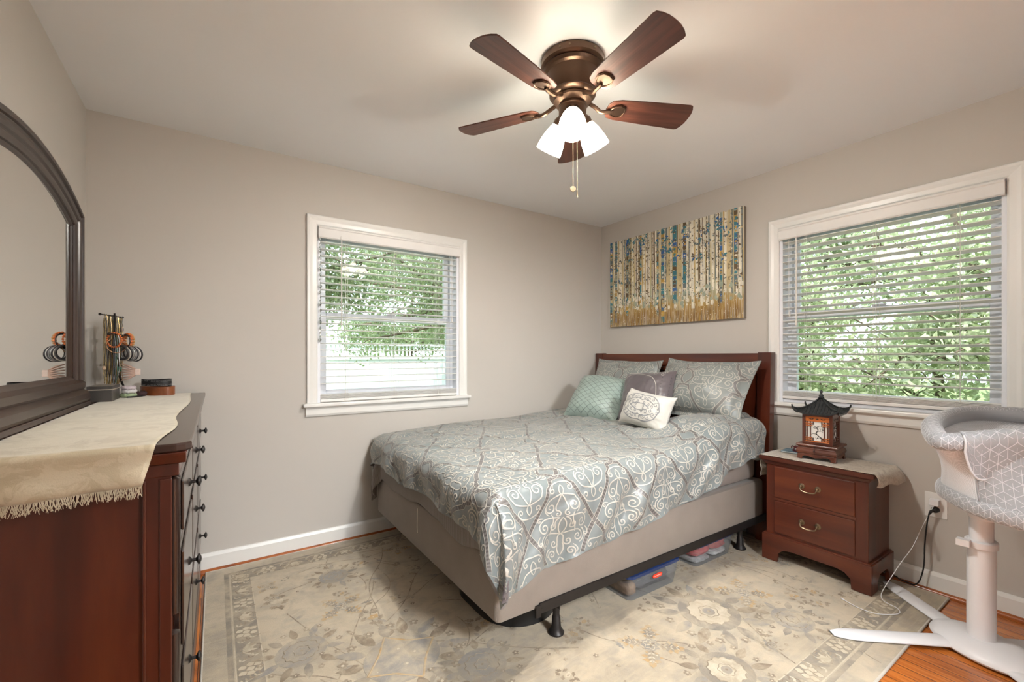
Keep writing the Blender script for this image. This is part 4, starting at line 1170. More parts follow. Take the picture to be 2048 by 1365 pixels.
# booklet and horse
BKx, BKy = 2.93, 1.235
m = MB(); Mx = T(BKx, BKy, TOPZ + .0005, .12)
m.box(-.055, .055, -.075, .075, 0, .002, 0, Mx); m.box(-.053, .054, -.073, .073, .002, .006, 1, Mx); m.box(-.055, .055, -.075, .075, .006, .0075, 0, Mx)
o = m.build('booklet', [plain('blue_cover', (.10, .20, .27), .4, var=.4, vs=30), plain('paper', (.8, .79, .75), .8)]); tag(o, 'thin blue booklet lying under the horse figurine on the nightstand', 'book')
rc = NB('rosewood_carving').bsdf((.09, .008, .012), .18, coat=.6)
hx, hy, hz = 2.905, 1.225, TOPZ + .0085
hr = thing('horse_figurine', 'small dark red rocking horse figurine beside the lantern', 'figurine', (hx, hy, hz))
# built in the YZ plane facing -Y (viewer's right)
def hp(a, z, x=0): return (hx + x, hy - a * .95, hz + z)
m = MB()
m.tube(spline([hp(-.022, .026), hp(-.012, .029), hp(.0, .027), hp(.012, .030), hp(.017, .038)], 4), [.006] * 4 + [.0085] * 8 + [.008] * 4 + [.007], 8)
m.tube(spline([hp(.012, .030), hp(.018, .042), hp(.021, .052), hp(.026, .055), hp(.033, .048), hp(.036, .044)], 4), [.008, .008, .0075, .007, .007, .0065, .006, .006, .006, .0055, .0055, .005, .005, .0045, .0045, .004, .004, .0035, .0035, .003, .003], 8)
for a0, a1, x in ((-.017, -.024, .005), (-.015, -.018, -.005), (.010, .022, .005), (.012, .017, -.005)):
    m.tube(spline([hp(a0, .026, x), hp((a0 + a1) / 2 - .002, .015, x), hp(a1, .006, x)], 4), .0032, 6)
m.ball(hp(.024, .060, .002), .0025, 6, 4); m.ball(hp(.024, .060, -.002), .0025, 6, 4)
m.build('body', rc, hr, smooth=True)
m = MB(); m.tube(spline([hp(-.023, .027), hp(-.031, .031), hp(-.036, .024), hp(-.034, .014)], 4), .0035, 6); m.build('tail', rc, hr, smooth=True)
m = MB(); m.tube(spline([hp(.012, .038), hp(.013, .048), hp(.018, .057), hp(.024, .060)], 4), .0035, 6); m.build('mane', rc, hr, smooth=True)
m = MB()
for x in (.007, -.007): m.tube(spline([hp(-.034, .008, x), hp(-.02, .0035, x), hp(0, .002, x), hp(.02, .0035, x), hp(.035, .008, x)], 4), .0022, 6)
m.build('rocker', rc, hr, smooth=True)

# lantern
LW = wood('lantern_wood', (.045, .010, .005), (.10, .024, .010), (.16, .045, .018), .3, coat=.4, scale=(1, 1, .3)); LO = plain('lantern_orange_wood', (.50, .13, .02), .4, var=.25)
LR = plain('lantern_roof', (.035, .038, .040), .32, .35, var=.4, vs=60); PAPER = plain('lantern_paper', (.72, .71, .66), .6, var=.03); INK = plain('ink_black', (.02, .018, .018), .6)
lx, ly = 2.875, 1.09
lt = thing('lantern', 'wooden pagoda lantern with curved black tiled roof standing on the nightstand', 'lantern', (lx, ly, TOPZ))
ANG = .10
Lm = T(lx, ly, TOPZ, ANG) @ Matrix.Diagonal((1.12, 1.12, 1.31, 1))
def L3(x, y, z): return Lm @ Vector((x, y, z))
# base stand
m = MB()
def sqring(hw, z, r=0): return [L3(-hw, -hw, z), L3(hw, -hw, z), L3(hw, hw, z), L3(-hw, hw, z), L3(-hw, -hw, z)]
m.grid([sqring(h, z) for h, z in ((.070, .066), (.086, .066), (.088, .062), (.088, .058), (.080, .054), (.078, .050), (.084, .044), (.087, .036), (.084, .026), (.076, .022), (.074, .022))])
m.add([L3(a, c, .066) for a, c in ((-.071, -.071), (.071, -.071), (.071, .071), (-.071, .071))], [(0, 1, 2, 3)])
for s_ in (0, 1, 2, 3):
    Mx = Lm @ Matrix.Rotation(s_ * PI / 2, 4, 'Z')
    poly = [(-.084, .001), (-.060, .001), (-.062, .008), (-.050, .016), (-.030, .014), (-.012, .010), (0, .008), (.012, .010), (.030, .014), (.050, .016), (.062, .008), (.060, .001), (.084, .001), (.080, .010), (.076, .024), (-.076, .024), (-.080, .010)]
    m.prism(poly, .076, .083, lambda a, b_, d, Mx=Mx: Mx @ Vector((-d, a, b_)))
m.build('base', LW, lt, smooth=False, bevel=.0012)
m = MB(); e = .058
for sx in (-1, 1):
    for sy in (-1, 1):
        m.box(sx * e - .007, sx * e + .007, sy * e - .007, sy * e + .007, .066, .196, 0, Lm)
for sx in (-1, 1): m.box(sx * e - .006, sx * e + .006, -e, e, .066, .076, 0, Lm); m.box(sx * e - .006, sx * e + .006, -e, e, .186, .196, 0, Lm); m.box(-e, e, sx * e - .006, sx * e + .006, .066, .076, 0, Lm); m.box(-e, e, sx * e - .006, sx * e + .006, .186, .196, 0, Lm)
m.build('body_frame', LW, lt, bevel=.001)
for s_ in range(4):
    Mx = Lm @ Matrix.Rotation(s_ * PI / 2, 4, 'Z')      # panel faces local -x
    F3 = lambda a, b_, d, Mx=Mx: Mx @ Vector((-e + d, a, b_))
    def fb_(m, a0, a1, z0, z1, d0, d1, mi=0): m.box(-e + d0, -e + d1, a0, a1, z0, z1, mi, Mx)
    mp_ = MB(); fb_(mp_, -.051, .051, .076, .186, .002, .003); pn = mp_.build('paper_panel', PAPER, lt)
    g = MB()
    br = spline([(-.030, .082, 0), (-.018, .094, 0), (-.002, .104, 0), (.006, .116, 0), (-.002, .128, 0), (.004, .140, 0), (-.006, .146, 0)], 5)
    sgn = 1
    g.tube([F3(p.x, p.y, .0008) for p in br], [.0026 * (1 - .6 * k / len(br)) for k in range(len(br))], 5)
    for (p0, p1) in (((-.002, .104), (.022, .112)), ((.006, .116), (-.016, .124)), ((-.002, .128), (.014, .138)), ((.004, .136), (-.018, .144)), ((-.018, .094), (.006, .090)), ((.003, .130), (-.022, .134))):
        g.tube([F3(p0[0], p0[1], .0008), F3((p0[0] + p1[0]) / 2, (p0[1] + p1[1]) / 2 + .003, .0008), F3(p1[0], p1[1], .0008)], .0009, 4)
        for q in range(4): g.ball(F3(p1[0] + random.uniform(-.006, .006), p1[1] + random.uniform(-.005, .006), .0008), .0019, 5, 4)
    g.build('plum_branch', INK, pn)
    g = MB()
    mi = 0
    # top fret band with pierced leaf shapes, lattice strips
    fb_(g, -.051, .051, .164, .186, -.004, .001)
    fb_(g, -.051, .051, .076, .080, -.004, .001)
    for a in (-.044, -.030, .030, .044): fb_(g, a - .002, a + .002, .080, .164, -.003, .001, 1)
    for z in (.086, .094, .146, .155):
        fb_(g, -.051, -.022, z - .0018, z + .0018, -.004, .0005); fb_(g, .022, .051, z - .0018, z + .0018, -.004, .0005)
    for a in (-.018, .018):
        fb_(g, a - .0016, a + .0016, .080, .094, -.003, .001, 1); fb_(g, a - .0016, a + .0016, .150, .164, -.003, .001, 1)
    for a, r_ in ((-.030, .3), (-.020, -.3), (0, 0), (.020, .3), (.030, -.3)):
        g.prism([(a - .007, .175 + r_ * .008), (a, .178), (a + .007, .175 - r_ * .008), (a, .172)], -.0045, -.0038, F3, 2)
    g.build('lattice', [LO if s_ == 0 else LW, LW, INK], lt)
# light pull knot
m = MB(); m.ball(L3(-.090, .006, .040), .004, 8, 6); m.tube([L3(-.0895, .006, .062), L3(-.0895, .006, .028)], .0012, 5); m.build('pull_cord', INK, lt)
# curved roof: height depends on max-norm distance and corner lift
m = MB(); n = 41; RWd = .090; A = []
def roofz(a, c):
    d = max(abs(a), abs(c)); k = min(abs(a), abs(c)) / max(d, 1e-6)
    prof = .066 * (1 - d) ** 1.35 + .0
    lift = .022 * (d ** 4) * (k ** 5)
    return .200 + prof + lift
for i in range(n):
    row = []
    for j in range(n):
        a = -1 + 2 * i / (n - 1); c = -1 + 2 * j / (n - 1); d = max(abs(a), abs(c)); k = min(abs(a), abs(c)) / max(d, 1e-6)
        ext = 1 + .10 * d ** 3 * k ** 4
        s_ = (c if abs(a) >= abs(c) else a)
        tile = .0016 * abs(math.sin(s_ * 26)) * (1 if d > .12 else 0)
        row.append(L3(a * RWd * ext, c * RWd * ext, roofz(a, c) + tile))
    A.append(row)
m.grid(A); B2 = [[p - Vector((0, 0, .008)) for p in r] for r in A]; m.grid(B2, flip=True)
for X_, Y_ in ((A[0], B2[0]), (A[-1], B2[-1]), ([r[0] for r in A], [r[0] for r in B2]), ([r[-1] for r in A], [r[-1] for r in B2])): m.grid([[p, q] for p, q in zip(X_, Y_)])
rf = m.build('roof', LR, lt, smooth='auto')
m = MB()
for sx in (-1, 1):
    for sy in (-1, 1):
        pts = []
        for k in range(13):
            d = .08 + .92 * k / 12; ex = 1 + .10 * d ** 3; pts.append(L3(sx * d * RWd * ex, sy * d * RWd * ex, roofz(d, d) + .003))
        pts.append(L3(sx * RWd * 1.12, sy * RWd * 1.12, roofz(1, 1) + .014)); m.tube(pts, [.0042] * 12 + [.0055, .004], 7)
    # tile ridges
for s_ in range(4):
    Mx = Lm @ Matrix.Rotation(s_ * PI / 2, 4, 'Z')
    for q in range(-5, 6):
        a = q / 6.0; pts = []
        for k in range(8):
            d = max(abs(a) + .06, .14) + (1 - max(abs(a) + .06, .14)) * k / 7; pts.append(Mx @ Vector((-d * RWd * 1.002, a * RWd, roofz(d, a) + .0015)))
        m.tube(pts, .0021, 5)
m.build('ridge_tiles', LR, rf, smooth=True)
m = MB(); m.lathe([(.010, .262), (.013, .266), (.009, .270), (.012, .274), (.006, .279), (.0045, .284), (.0075, .289), (.0075, .293), (.001, .298)], Lm, 14); m.build('finial', LR, lt, smooth=True)
m = MB(); m.grid([sqring(h, z) for h, z in ((.064, .196), (.072, .200), (.078, .203))]); m.build('eave', LW, lt)

# ------------------------------------------------------------------ outlet, plugs, cords
wp = thing('wall_outlet', 'white duplex wall outlet between the nightstand and the bassinet', 'outlet', (XR, .644, .45))
m = MB(); m.box(XR - .005, XR, .602, .688, .386, .512); m.build('plate', M['outlet'], wp, bevel=.0025)
for z in (.470, .428):
    m = MB(); m.lathe([(.0165, 0), (.0165, .002)], axisM((XR - .005, .645, z), (-1, 0, 0)), 16); m.build('receptacle', M['outlet'], wp)
m = MB(); m.box(XR - .040, XR - .0075, .628, .664, .452, .482); m.tube([(XR - .03, .648, .452), (XR - .032, .650, .444)], .003, 6)
o = m.build('phone_charger', M['white_plastic'], None, bevel=.004); tag(o, 'white square charger plugged into the upper socket', 'charger')
m = MB(); pts = spline([(XR - .032, .650, .4445), (3.02, .665, .40), (3.0, .69, .322), (2.95, .711, .236), (2.87, .735, .17), (2.79, .757, .10), (2.74, .772, .05), (2.73, .775, .02), (2.70, .75, .0155), (2.685, .705, .0155), (2.645, .682, .0155), (2.60, .695, .0155), (2.54, .745, .0155), (2.535, .81, .0155), (2.555, .868, .0155)], 8)
m.tube(pts, .0017, 6); m.tube([(2.555, .868, .0158), (2.562, .885, .0158)], .0032, 6)
o = m.build('charging_cable', M['white_plastic'], None, smooth=True); tag(o, 'thin white charging cable looping from the outlet down onto the rug', 'cable')
m = MB(); m.lathe([(.017, 0), (.018, .006), (.014, .022), (.010, .030), (.001, .032)], axisM((XR - .0075, .645, .428), (-1, 0, -.1)), 12, sy=.8)
m.tube([(XR - .030, .645, .427), (XR - .042, .655, .422), (XR - .048, .662, .405)], [.009, .007, .004], 8)
m.tube(spline([(XR - .048, .662, .405), (3.018, .671, .347), (3.018, .679, .241), (3.012, .681, .137), (3.008, .695, .06), (3.01, .715, .026), (3.012, .74, .0235), (3.020, .78, .0235), (3.036, .80, .026), (3.040, .86, .03)], 8), .0032, 7)
o = m.build('power_cord', M['black_plastic'], None, smooth=True); tag(o, 'black plug and power cord running from the lower socket behind the nightstand', 'cord')

# ------------------------------------------------------------------ canvas of birch trunks (plain generic picture)
cv = thing('canvas_painting', 'wide unframed canvas of pale and teal tree trunks on gold, above the bed', 'painting', (XR - .018, 2.235, 1.86))
CY0, CY1, CZ0, CZ1 = 1.614, 2.852, 1.478, 2.252; CXf = XR - .036
def pm(n, c, r=.5): return plain(n, c, r, var=.22, vs=14)
b = NB('painted_ground'); v = b.geo(scale=(1, 8, 1)); sp = b.n('ShaderNodeSeparateXYZ'); b.l(b.geo(), sp.inputs[0])
hgt = b.math('ADD', b.math('DIVIDE', b.math('SUBTRACT', sp.outputs[2], CZ0), CZ1 - CZ0), b.math('MULTIPLY', b.math('SUBTRACT', b.noise(v, 5, 4), .5), .35))
cc = b.ramp(hgt, [(.02, (.24, .12, .03)), (.18, (.42, .26, .07)), (.30, (.38, .38, .24)), (.42, (.50, .45, .28)), (.58, (.58, .46, .20)), (.8, (.66, .57, .38)), (.96, (.62, .57, .42))])
cc = b.mix(b.ramp(b.noise(b.geo(scale=(1, 20, 1.5)), 6, 4), [(.5, (0, 0, 0)), (.66, (.6, .6, .6))]), cc, (.74, .68, .54))
PGs = [b.bsdf(cc, .6), pm('paint_ivory', (.74, .69, .56)), pm('paint_teal', (.05, .20, .24)), pm('paint_blue', (.04, .12, .32)), pm('paint_gold', (.50, .30, .06)), pm('paint_umber', (.13, .085, .04)), pm('paint_slate', (.14, .17, .17)), pm('paint_sage', (.34, .38, .29)), pm('paint_sand', (.55, .44, .24)), plain('canvas_edge', (.25, .22, .18), .8)]
m = MB(); m.box(CXf + .0012, XR - .002, CY0, CY1, CZ0, CZ1, 9); m.box(CXf, CXf + .0012, CY0, CY1, CZ0, CZ1, 0); 
pr = random.Random(21); lay = [0]
def pq(pts, mi):
    lay[0] += 1; x = CXf - .0002 - lay[0] * 4.2e-7
    pts = [(min(max(a, CY0), CY1), min(max(z, CZ0), CZ1)) for a, z in pts]
    m.add([(x, a, z) for a, z in pts], [tuple(range(len(pts)))], mi)
def S(s_): return CY1 - s_ * (CY1 - CY0)      # 0 at the left edge as seen
def Zv(t): return CZ0 + t * (CZ1 - CZ0)
def trunk(s_, w_, t0, t1, mi, mark=None, seg=26, mw=1.0):
    dr = pr.uniform(-.008, .008)
    for k in range(seg):
        a, c = t0 + (t1 - t0) * k / seg, t0 + (t1 - t0) * (k + 1) / seg
        w0 = w_ * (1.1 - .25 * a) * (1 + .06 * math.sin(a * 30 + s_ * 50)); c0 = s_ + dr * a
        pq([(S(c0 - w0 / 2), Zv(a)), (S(c0 + w0 / 2), Zv(a)), (S(c0 + w0 / 2), Zv(c)), (S(c0 - w0 / 2), Zv(c))], mi)
    if mark:
        n_ = int(38 * (t1 - t0))
        for k in range(n_):
            a = pr.uniform(t0, t1); h = pr.uniform(.006, .028); sd_ = pr.choice((-1, 1)); l = pr.uniform(.3, .95) * w_
            e0 = s_ - sd_ * w_ / 2; e1 = e0 + sd_ * l; mm = pr.choice(mark)
            pq([(S(e0), Zv(a)), (S(e1), Zv(a + h * .3)), (S(e0), Zv(a + h))], mm)
def patchwork(s_, w_, t0, t1):
    t = t0
    while t < t1:
        h = pr.uniform(.02, .06); mi = pr.choice((2, 2, 2, 3, 4, 6, 5, 7, 6)); pq([(S(s_ - w_ / 2), Zv(t)), (S(s_ + w_ / 2), Zv(t + pr.uniform(-.01, .01))), (S(s_ + w_ / 2), Zv(t + h)), (S(s_ - w_ / 2), Zv(t + h))], mi)
        if pr.random() < .6:
            r = w_ * pr.uniform(.25, .45); pq([(S(s_ + r * math.cos(q * 1.05)), Zv(t + h / 2 + r * 1.4 * math.sin(q * 1.05))) for q in range(6)], pr.choice((3, 2, 4, 1, 5)))
        for q in range(3): 
            a = s_ + pr.uniform(-.5, .3) * w_; pq([(S(a), Zv(t)), (S(a + w_ * .25), Zv(t + .004)), (S(a + .001), Zv(t + .010))], pr.choice((1, 5, 8)))
        t += h
for k in range(46):     # thin far trunks and drips
    s_ = pr.random(); trunk(s_, pr.uniform(.004, .009), pr.uniform(.15, .45), 1.0, pr.choice((8, 5, 6, 4, 5)), None, 6)
for k in range(9): s_ = pr.random(); trunk(s_, pr.uniform(.03, .06), pr.uniform(.1, .4), pr.uniform(.7, .95), pr.choice((4, 8, 8)), None, 5)
for k in range(40):
    s_ = (k + .5) / 40 + pr.uniform(-.008, .008); trunk(s_, pr.uniform(.011, .020), pr.uniform(.12, .30), 1.0, pr.choice((1, 1, 1, 8)), (5, 6, 8, 5), 14)
for k in range(22): s_ = pr.random(); trunk(s_, pr.uniform(.005, .010), pr.uniform(.12, .35), 1, pr.choice((5, 6)), (1, 8), 12)
for s_, w_, t0 in ((.012, .022, .03), (.060, .018, .05), (.165, .016, .12), (.285, .014, .3), (.465, .026, .02), (.425, .014, .08), (.555, .030, .2), (.628, .024, .25), (.868, .016, .15), (.955, .020, .3)):
    patchwork(s_, w_, t0, 1.0)
for k in range(150):    # sage mist and grass at the foot of the trees
    s_ = pr.random(); t = pr.uniform(.16, .34); r = pr.uniform(.004, .012); pq([(S(s_ + r * math.cos(q)), Zv(t + r * 2.5 * math.sin(q))) for q in (0, 1.2, 2.5, 3.8, 5)], pr.choice((7, 7, 1, 8)))
for k in range(420):
    s_ = pr.random(); h = .05 + .27 * pr.random() ** 2.2; w_ = pr.uniform(.001, .003); sl = pr.uniform(-.006, .006); pq([(S(s_), Zv(0)), (S(s_ + w_), Zv(0)), (S(s_ + sl), Zv(h))], pr.choice((4, 8, 5, 1, 8, 4)))
for k in range(260): s_ = pr.random(); t = pr.uniform(.02, .45) ** 1.2; r = pr.uniform(.0012, .0032); pq([(S(s_ + r * math.cos(q * 1.26)), Zv(t + r * 1.6 * math.sin(q * 1.26))) for q in range(5)], 1)
for k in range(56):     # blue leaves near the top
    cs, ct = pr.random(), pr.uniform(.74, .99)
    if pr.random() < .2: ct = pr.uniform(.5, .75)
    for q in range(pr.randint(2, 6)):
        s_ = cs + pr.uniform(-.018, .018); t = ct + pr.uniform(-.03, .03); r = pr.uniform(.006, .012); a = pr.uniform(0, 3)
        pq([(S(s_ + r * (math.cos(a) * math.cos(u_) - .5 * math.sin(a) * math.sin(u_))), Zv(t + 1.6 * r * (math.sin(a) * math.cos(u_) + .5 * math.cos(a) * math.sin(u_)))) for u_ in [w9 * .9 for w9 in range(7)]], pr.choice((6, 2, 2, 3, 6)))
for s_, t, ds, dt in ((.18, .78, .05, -.14), (.42, .80, .04, -.1), (.49, .52, .035, .22), (.76, .70, .07, -.16), (.60, .70, .05, .2), (.74, .9, .03, -.08), (.03, .45, .03, .3)):
    pq([(S(s_), Zv(t)), (S(s_ + ds), Zv(t + dt)), (S(s_ + ds + .0015), Zv(t + dt)), (S(s_ + .003), Zv(t))], 5)
m.build('canvas', PGs, cv, recalc=False)
# ------------------------------------------------------------------ bassinet
def grey_print(name, c, l): return plain(name, c, .75, var=.05, bs=.2, bsc=300)
BG = plain('bassinet_grey', (.36, .365, .385), .8, var=.05, bs=.15, bsc=350, sheen=.2); BGL = plain('bassinet_print_line', (.66, .66, .68), .8); SEAM = plain('bassinet_piping', (.30, .31, .33), .8)
b = NB('bassinet_mesh'); v = b.tc(scale=(1, 1, 1)); chk = b.n('ShaderNodeTexWave'); chk.inputs['Scale'].default_value = 90; b.l(v, chk.inputs[0]); chk2 = b.n('ShaderNodeTexWave'); chk2.inputs['Scale'].default_value = 90; chk2.bands_direction = 'Z'; b.l(v, chk2.inputs[0])
hole = b.math('MULTIPLY', chk.outputs[1], chk2.outputs[1]); f_ = b.math('SUBTRACT', .95, b.math('MULTIPLY', b.math('GREATER_THAN', hole, .35), .35))
d = b.n('ShaderNodeBsdfDiffuse'); d.inputs[0].default_value = (.82, .82, .85, 1); tr = b.n('ShaderNodeBsdfTransparent'); mx = b.n('ShaderNodeMixShader')
b.l(f_, mx.inputs[0]); b.l(tr.outputs[0], mx.inputs[1]); b.l(d.outputs[0], mx.inputs[2]); b.l(mx.outputs[0], b.out.inputs[0]); NET = b.m
bn = thing('bassinet', 'white pedestal bassinet with grey geometric-print fabric at the right edge', 'bassinet', (2.61, .42, 0))
WP = M['white_plastic']
CXb, CYb = 2.61, .415
# pedestal foot
m = MB(); m.lathe([(.135, .006), (.160, .008), (.166, .016), (.160, .028), (.138, .042), (.10, .052), (.06, .056), (.001, .056)], T(CXb, CYb - .01, 0.002, -.50), 48, sx=.80, sy=1.12)
m.build('base_plate', WP, bn, smooth='auto')
for an in (50, 139, 227, 319):
    a = math.radians(an); d = Vector((math.cos(a), math.sin(a), 0)); n_ = Vector((-d.y, d.x, 0)); L = .60 if an not in (319,) else .47
    if an == 50: L = .50
    if an == 139: L = .58
    c0 = Vector((CXb + .01, CYb + .015, 0)) if an in (50, 227) else Vector((CXb + .03, CYb - .0, 0))
    m = MB(); A = []
    for k in range(14):
        t = .06 + (L - .06) * k / 13; w_ = .040 if k < 11 else .040 * (1 - ((k - 10.5) / 2.9) ** 2 * .75); zt = .034 - .008 * (k / 13) - (.010 if k == 13 else 0)
        ztop = zt; zb = .016; p = c0 + d * t
        A.append([p + n_ * x + Vector((0, 0, z)) for x, z in ((-w_, zb), (-w_, zb + .004), (-w_ * .75, ztop - .003), (-w_ * .3, ztop), (w_ * .3, ztop), (w_ * .75, ztop - .003), (w_, zb + .004), (w_, zb), (-w_, zb))])
    m.grid(A); m.add(A[-1][:-1], [tuple(range(8))]); m.add(A[0][:-1], [tuple(range(8))])
    m.build('leg', WP, bn, smooth='auto')
m = MB(); m.lathe([(.049, .050), (.049, .44), (.047, .446)], T(CXb + .01, CYb + .0, 0), 40, sx=1, sy=.88); m.build('lower_post', WP, bn, smooth='auto')
m = MB(); m.lathe([(.041, .44), (.041, .60)], T(CXb + .01, CYb, 0), 40, sx=1, sy=.88); m.build('upper_post', WP, bn, smooth='auto')
m = MB(); m.lathe([(.050, .425), (.056, .428), (.056, .452), (.051, .456), (.041, .456)], T(CXb + .01, CYb, 0), 40, sx=1, sy=.88); m.box(CXb - .066, CXb - .034, CYb + .022, CYb + .062, .432, .458); m.build('height_collar', WP, bn, smooth='auto')
m = MB(); m.lathe([(.050, .545), (.056, .550), (.064, .575), (.074, .61), (.080, .64), (.080, .66)], T(CXb + .01, CYb - .01, 0), 40, sx=1, sy=.9); m.build('swivel_hub', WP, bn, smooth='auto')
# basket: rim and floor outlines (closed), matched point for point
rim = [(2.245, .452, .895), (2.32, .492, .905), (2.46, .528, .927), (2.66, .530, .938), (2.83, .505, .948), (2.93, .42, .952), (2.96, .25, .95), (2.96, .0, .95), (2.92, -.22, .95), (2.76, -.36, .95), (2.56, -.37, .945), (2.42, -.24, .94), (2.38, -.02, .935), (2.365, .18, .930), (2.33, .30, .920), (2.28, .388, .902)]
flo = [(2.475, .490, .660), (2.53, .520, .665), (2.62, .528, .665), (2.72, .515, .665), (2.82, .46, .665), (2.88, .38, .665), (2.91, .22, .665), (2.91, 0, .665), (2.87, -.2, .665), (2.74, -.33, .665), (2.56, -.34, .665), (2.36, -.24, .665), (2.26, -.05, .665), (2.225, .15, .665), (2.24, .27, .665), (2.31, .385, .665)]
Rm = spline(rim, 8, True); Fm = spline(flo, 8, True); NN = len(Rm)
ctr = Vector((2.60, .1, 0))
m = MB(); m.tube(Rm, .033, 14, closed=True)
# lattice print helper on a strip surface
def cube_print(rb, u0, u1, v0, v1, s_=.030, w_=.0024):
    hx_ = s_ * math.sqrt(3)
    for i in range(int(u0 / hx_) - 1, int(u1 / hx_) + 2):
        for j in range(int(v0 / (3 * s_)) - 1, int(v1 / (3 * s_)) + 2):
            for ox, oy in ((0, 0), (hx_ / 2, 1.5 * s_)):
                c = (i * hx_ + ox, j * 3 * s_ + oy)
                hexp = [(c[0] + s_ * math.sin(k * PI / 3), c[1] + s_ * math.cos(k * PI / 3)) for k in range(7)]
                for k in (0, 1, 2): rb.line(resample([hexp[k], hexp[k + 1]], .008), w_, .0012, 1)
                for k in (0, 2, 4): rb.line(resample([c, hexp[k]], .008), w_, .0012, 1)
                for k in (1, 3, 5):
                    e_ = [(c[0] + hexp[k][0]) / 2, (c[1] + hexp[k][1]) / 2]
                    q_ = [c[0] * .45 + hexp[k][0] * .55, c[1] * .45 + hexp[k][1] * .55]
                    rb.line(resample([c, q_], .008), w_ * .8, .0012, 1)
arc = np.r_[0, np.cumsum([(Rm[(k + 1) % NN] - Rm[k]).length for k in range(NN)])]
def stripsurf(rows_fn, nk, k0=0, k1=None, flipn=True):
    """rows_fn(k, t)->Vector ; k index along the outline"""
    k1 = NN if k1 is None else k1
    P = np.zeros((k1 - k0 + 1, nk, 3))
    for a in range(k0, k1 + 1):
        for j in range(nk): P[a - k0, j] = rows_fn(a % NN, j / (nk - 1))
    s_ = Surf(P, arc[k0] if k0 >= 0 else -(arc[NN] - arc[NN + k0]), arc[k1] if k1 <= NN else arc[NN] + arc[k1 - NN], 0, 1)
    return s_, P
def outw(k):
    t = Rm[(k + 1) % NN] - Rm[k - 1]; n_ = Vector((t.y, -t.x, 0)).normalized()
    if n_.dot(Rm[k] - ctr) < 0: n_ = -n_
    return n_
def rimrow(k, t): # t around the tube from inner top over outside to bottom
    a = PI * .85 - t * PI * 1.35; n_ = outw(k); return tuple(Rm[k] + n_ * (.0335 * math.cos(a)) + Vector((0, 0, .0335 * math.sin(a))))
sf, Pq = stripsurf(rimrow, 16)
class Scaled(Surf): pass
def print_on(mbx, sf, Pq, vlen, s_=.026, w_=.0022, sg=1, ins=None):
    sf.v0, sf.v1 = 0, vlen
    mid = Pq[Pq.shape[0] // 4, Pq.shape[1] // 2]; nn = sf.N[Pq.shape[0] // 4, Pq.shape[1] // 2]
    c0 = np.array([ctr.x, ctr.y, mid[2]])
    if nn @ (mid - c0) < 0: sf.N *= -1
    rb = Ribbons(sf, ins or (lambda p: (p[:, 0] > sf.u0 + .002) & (p[:, 0] < sf.u1 - .002) & (p[:, 1] > .002) & (p[:, 1] < vlen - .002)))
    cube_print(rb, sf.u0, sf.u1, 0, vlen, s_, w_); rb.into(mbx)
print_on(m, sf, Pq, .125)
m.build('padded_rim', [BG, BGL], bn, smooth=True, recalc=False)
# walls
def wallrow(k, t):
    a = Rm[k] + outw(k) * .010 + Vector((0, 0, -.026)); b_ = Fm[k] + Vector((0, 0, .018)); p = a.lerp(b_, t); p -= outw(k) * .014 * math.sin(PI * t); return tuple(p)
m = MB(); A = [[wallrow(k % NN, j / 12) for j in range(13)] for k in range(NN + 1)]; m.grid(A); m.build('mesh_wall', NET, bn, smooth=True)
def bandrow(k, t):
    a = PI * .5 - t * PI; n_ = (Fm[(k + 1) % NN] - Fm[k - 1]); n_ = Vector((n_.y, -n_.x, 0)).normalized()
    if n_.dot(Fm[k] - ctr) < 0: n_ = -n_
    return tuple(Fm[k] + n_ * (.016 * math.cos(a)) + Vector((0, 0, .030 * math.sin(a) - .006)))
m = MB(); A = [[bandrow(k % NN, j / 10) for j in range(11)] for k in range(NN + 1)]; m.grid(A)
fl_ = [Fm[k] + Vector((0, 0, -.034)) for k in range(NN)]; m.add(fl_, [tuple(range(NN))])
sf, Pq = stripsurf(bandrow, 11); print_on(m, sf, Pq, .085); m.build('bottom_band', [BG, BGL], bn, smooth=True, recalc=False)
m = MB(); m.add([Fm[k].lerp(ctr + Vector((0, 0, .67)), .04) + Vector((0, 0, .022)) for k in range(NN)], [tuple(range(NN))]); m.add([Fm[k].lerp(ctr + Vector((0, 0, .67)), .04) for k in range(NN)], [tuple(range(NN))])
m.grid([[Fm[k % NN].lerp(ctr + Vector((0, 0, .67)), .04), Fm[k % NN].lerp(ctr + Vector((0, 0, .67)), .04) + Vector((0, 0, .022))] for k in range(NN + 1)])
m.build('mattress_pad', plain('pad_fabric', (.62, .62, .66), .85), bn)
# printed side panel on the near long side and folded-down flap over it
kA, kB = 96, 119        # indices on the outline: from the foot end of the near side toward the tip
def panelrow(k, t):
    q = Vector(wallrow(k, t)); return tuple(q + outw(k) * .006)
sf, Pq = stripsurf(panelrow, 14, kA, kB)
m = MB(); m.grid([[tuple(Pq[i, j]) for j in range(14)] for i in range(Pq.shape[0])]); print_on(m, sf, Pq, .25, .036, .0026); m.build('side_panel', [BG, BGL], bn, smooth=True, recalc=False)
m = MB(); m.tube([Vector(panelrow(kB, j / 10)) + outw(kB) * .002 for j in range(11)], .004, 6); m.build('panel_piping', SEAM, bn, smooth=True)
def flaprow(k, t):
    n_ = outw(k); u_ = (k - kA) / (123 - kA); L = .125 * (1 - max(0, (u_ - .80) / .20) ** 2.2 * .85)
    a0 = Rm[k]; s_ = t * (.075 + L)
    if s_ < .075: a = PI * .62 - (s_ / .0365); a = max(a, -.35); return tuple(a0 + n_ * (.0375 * math.cos(a)) + Vector((0, 0, .0375 * math.sin(a))))
    h = s_ - .075; return tuple(a0 + n_ * (.036 - .018 * min(1, h / .12) + .006 * math.sin(k * .9) * h / .12) + Vector((0, 0, -.012 - h)))
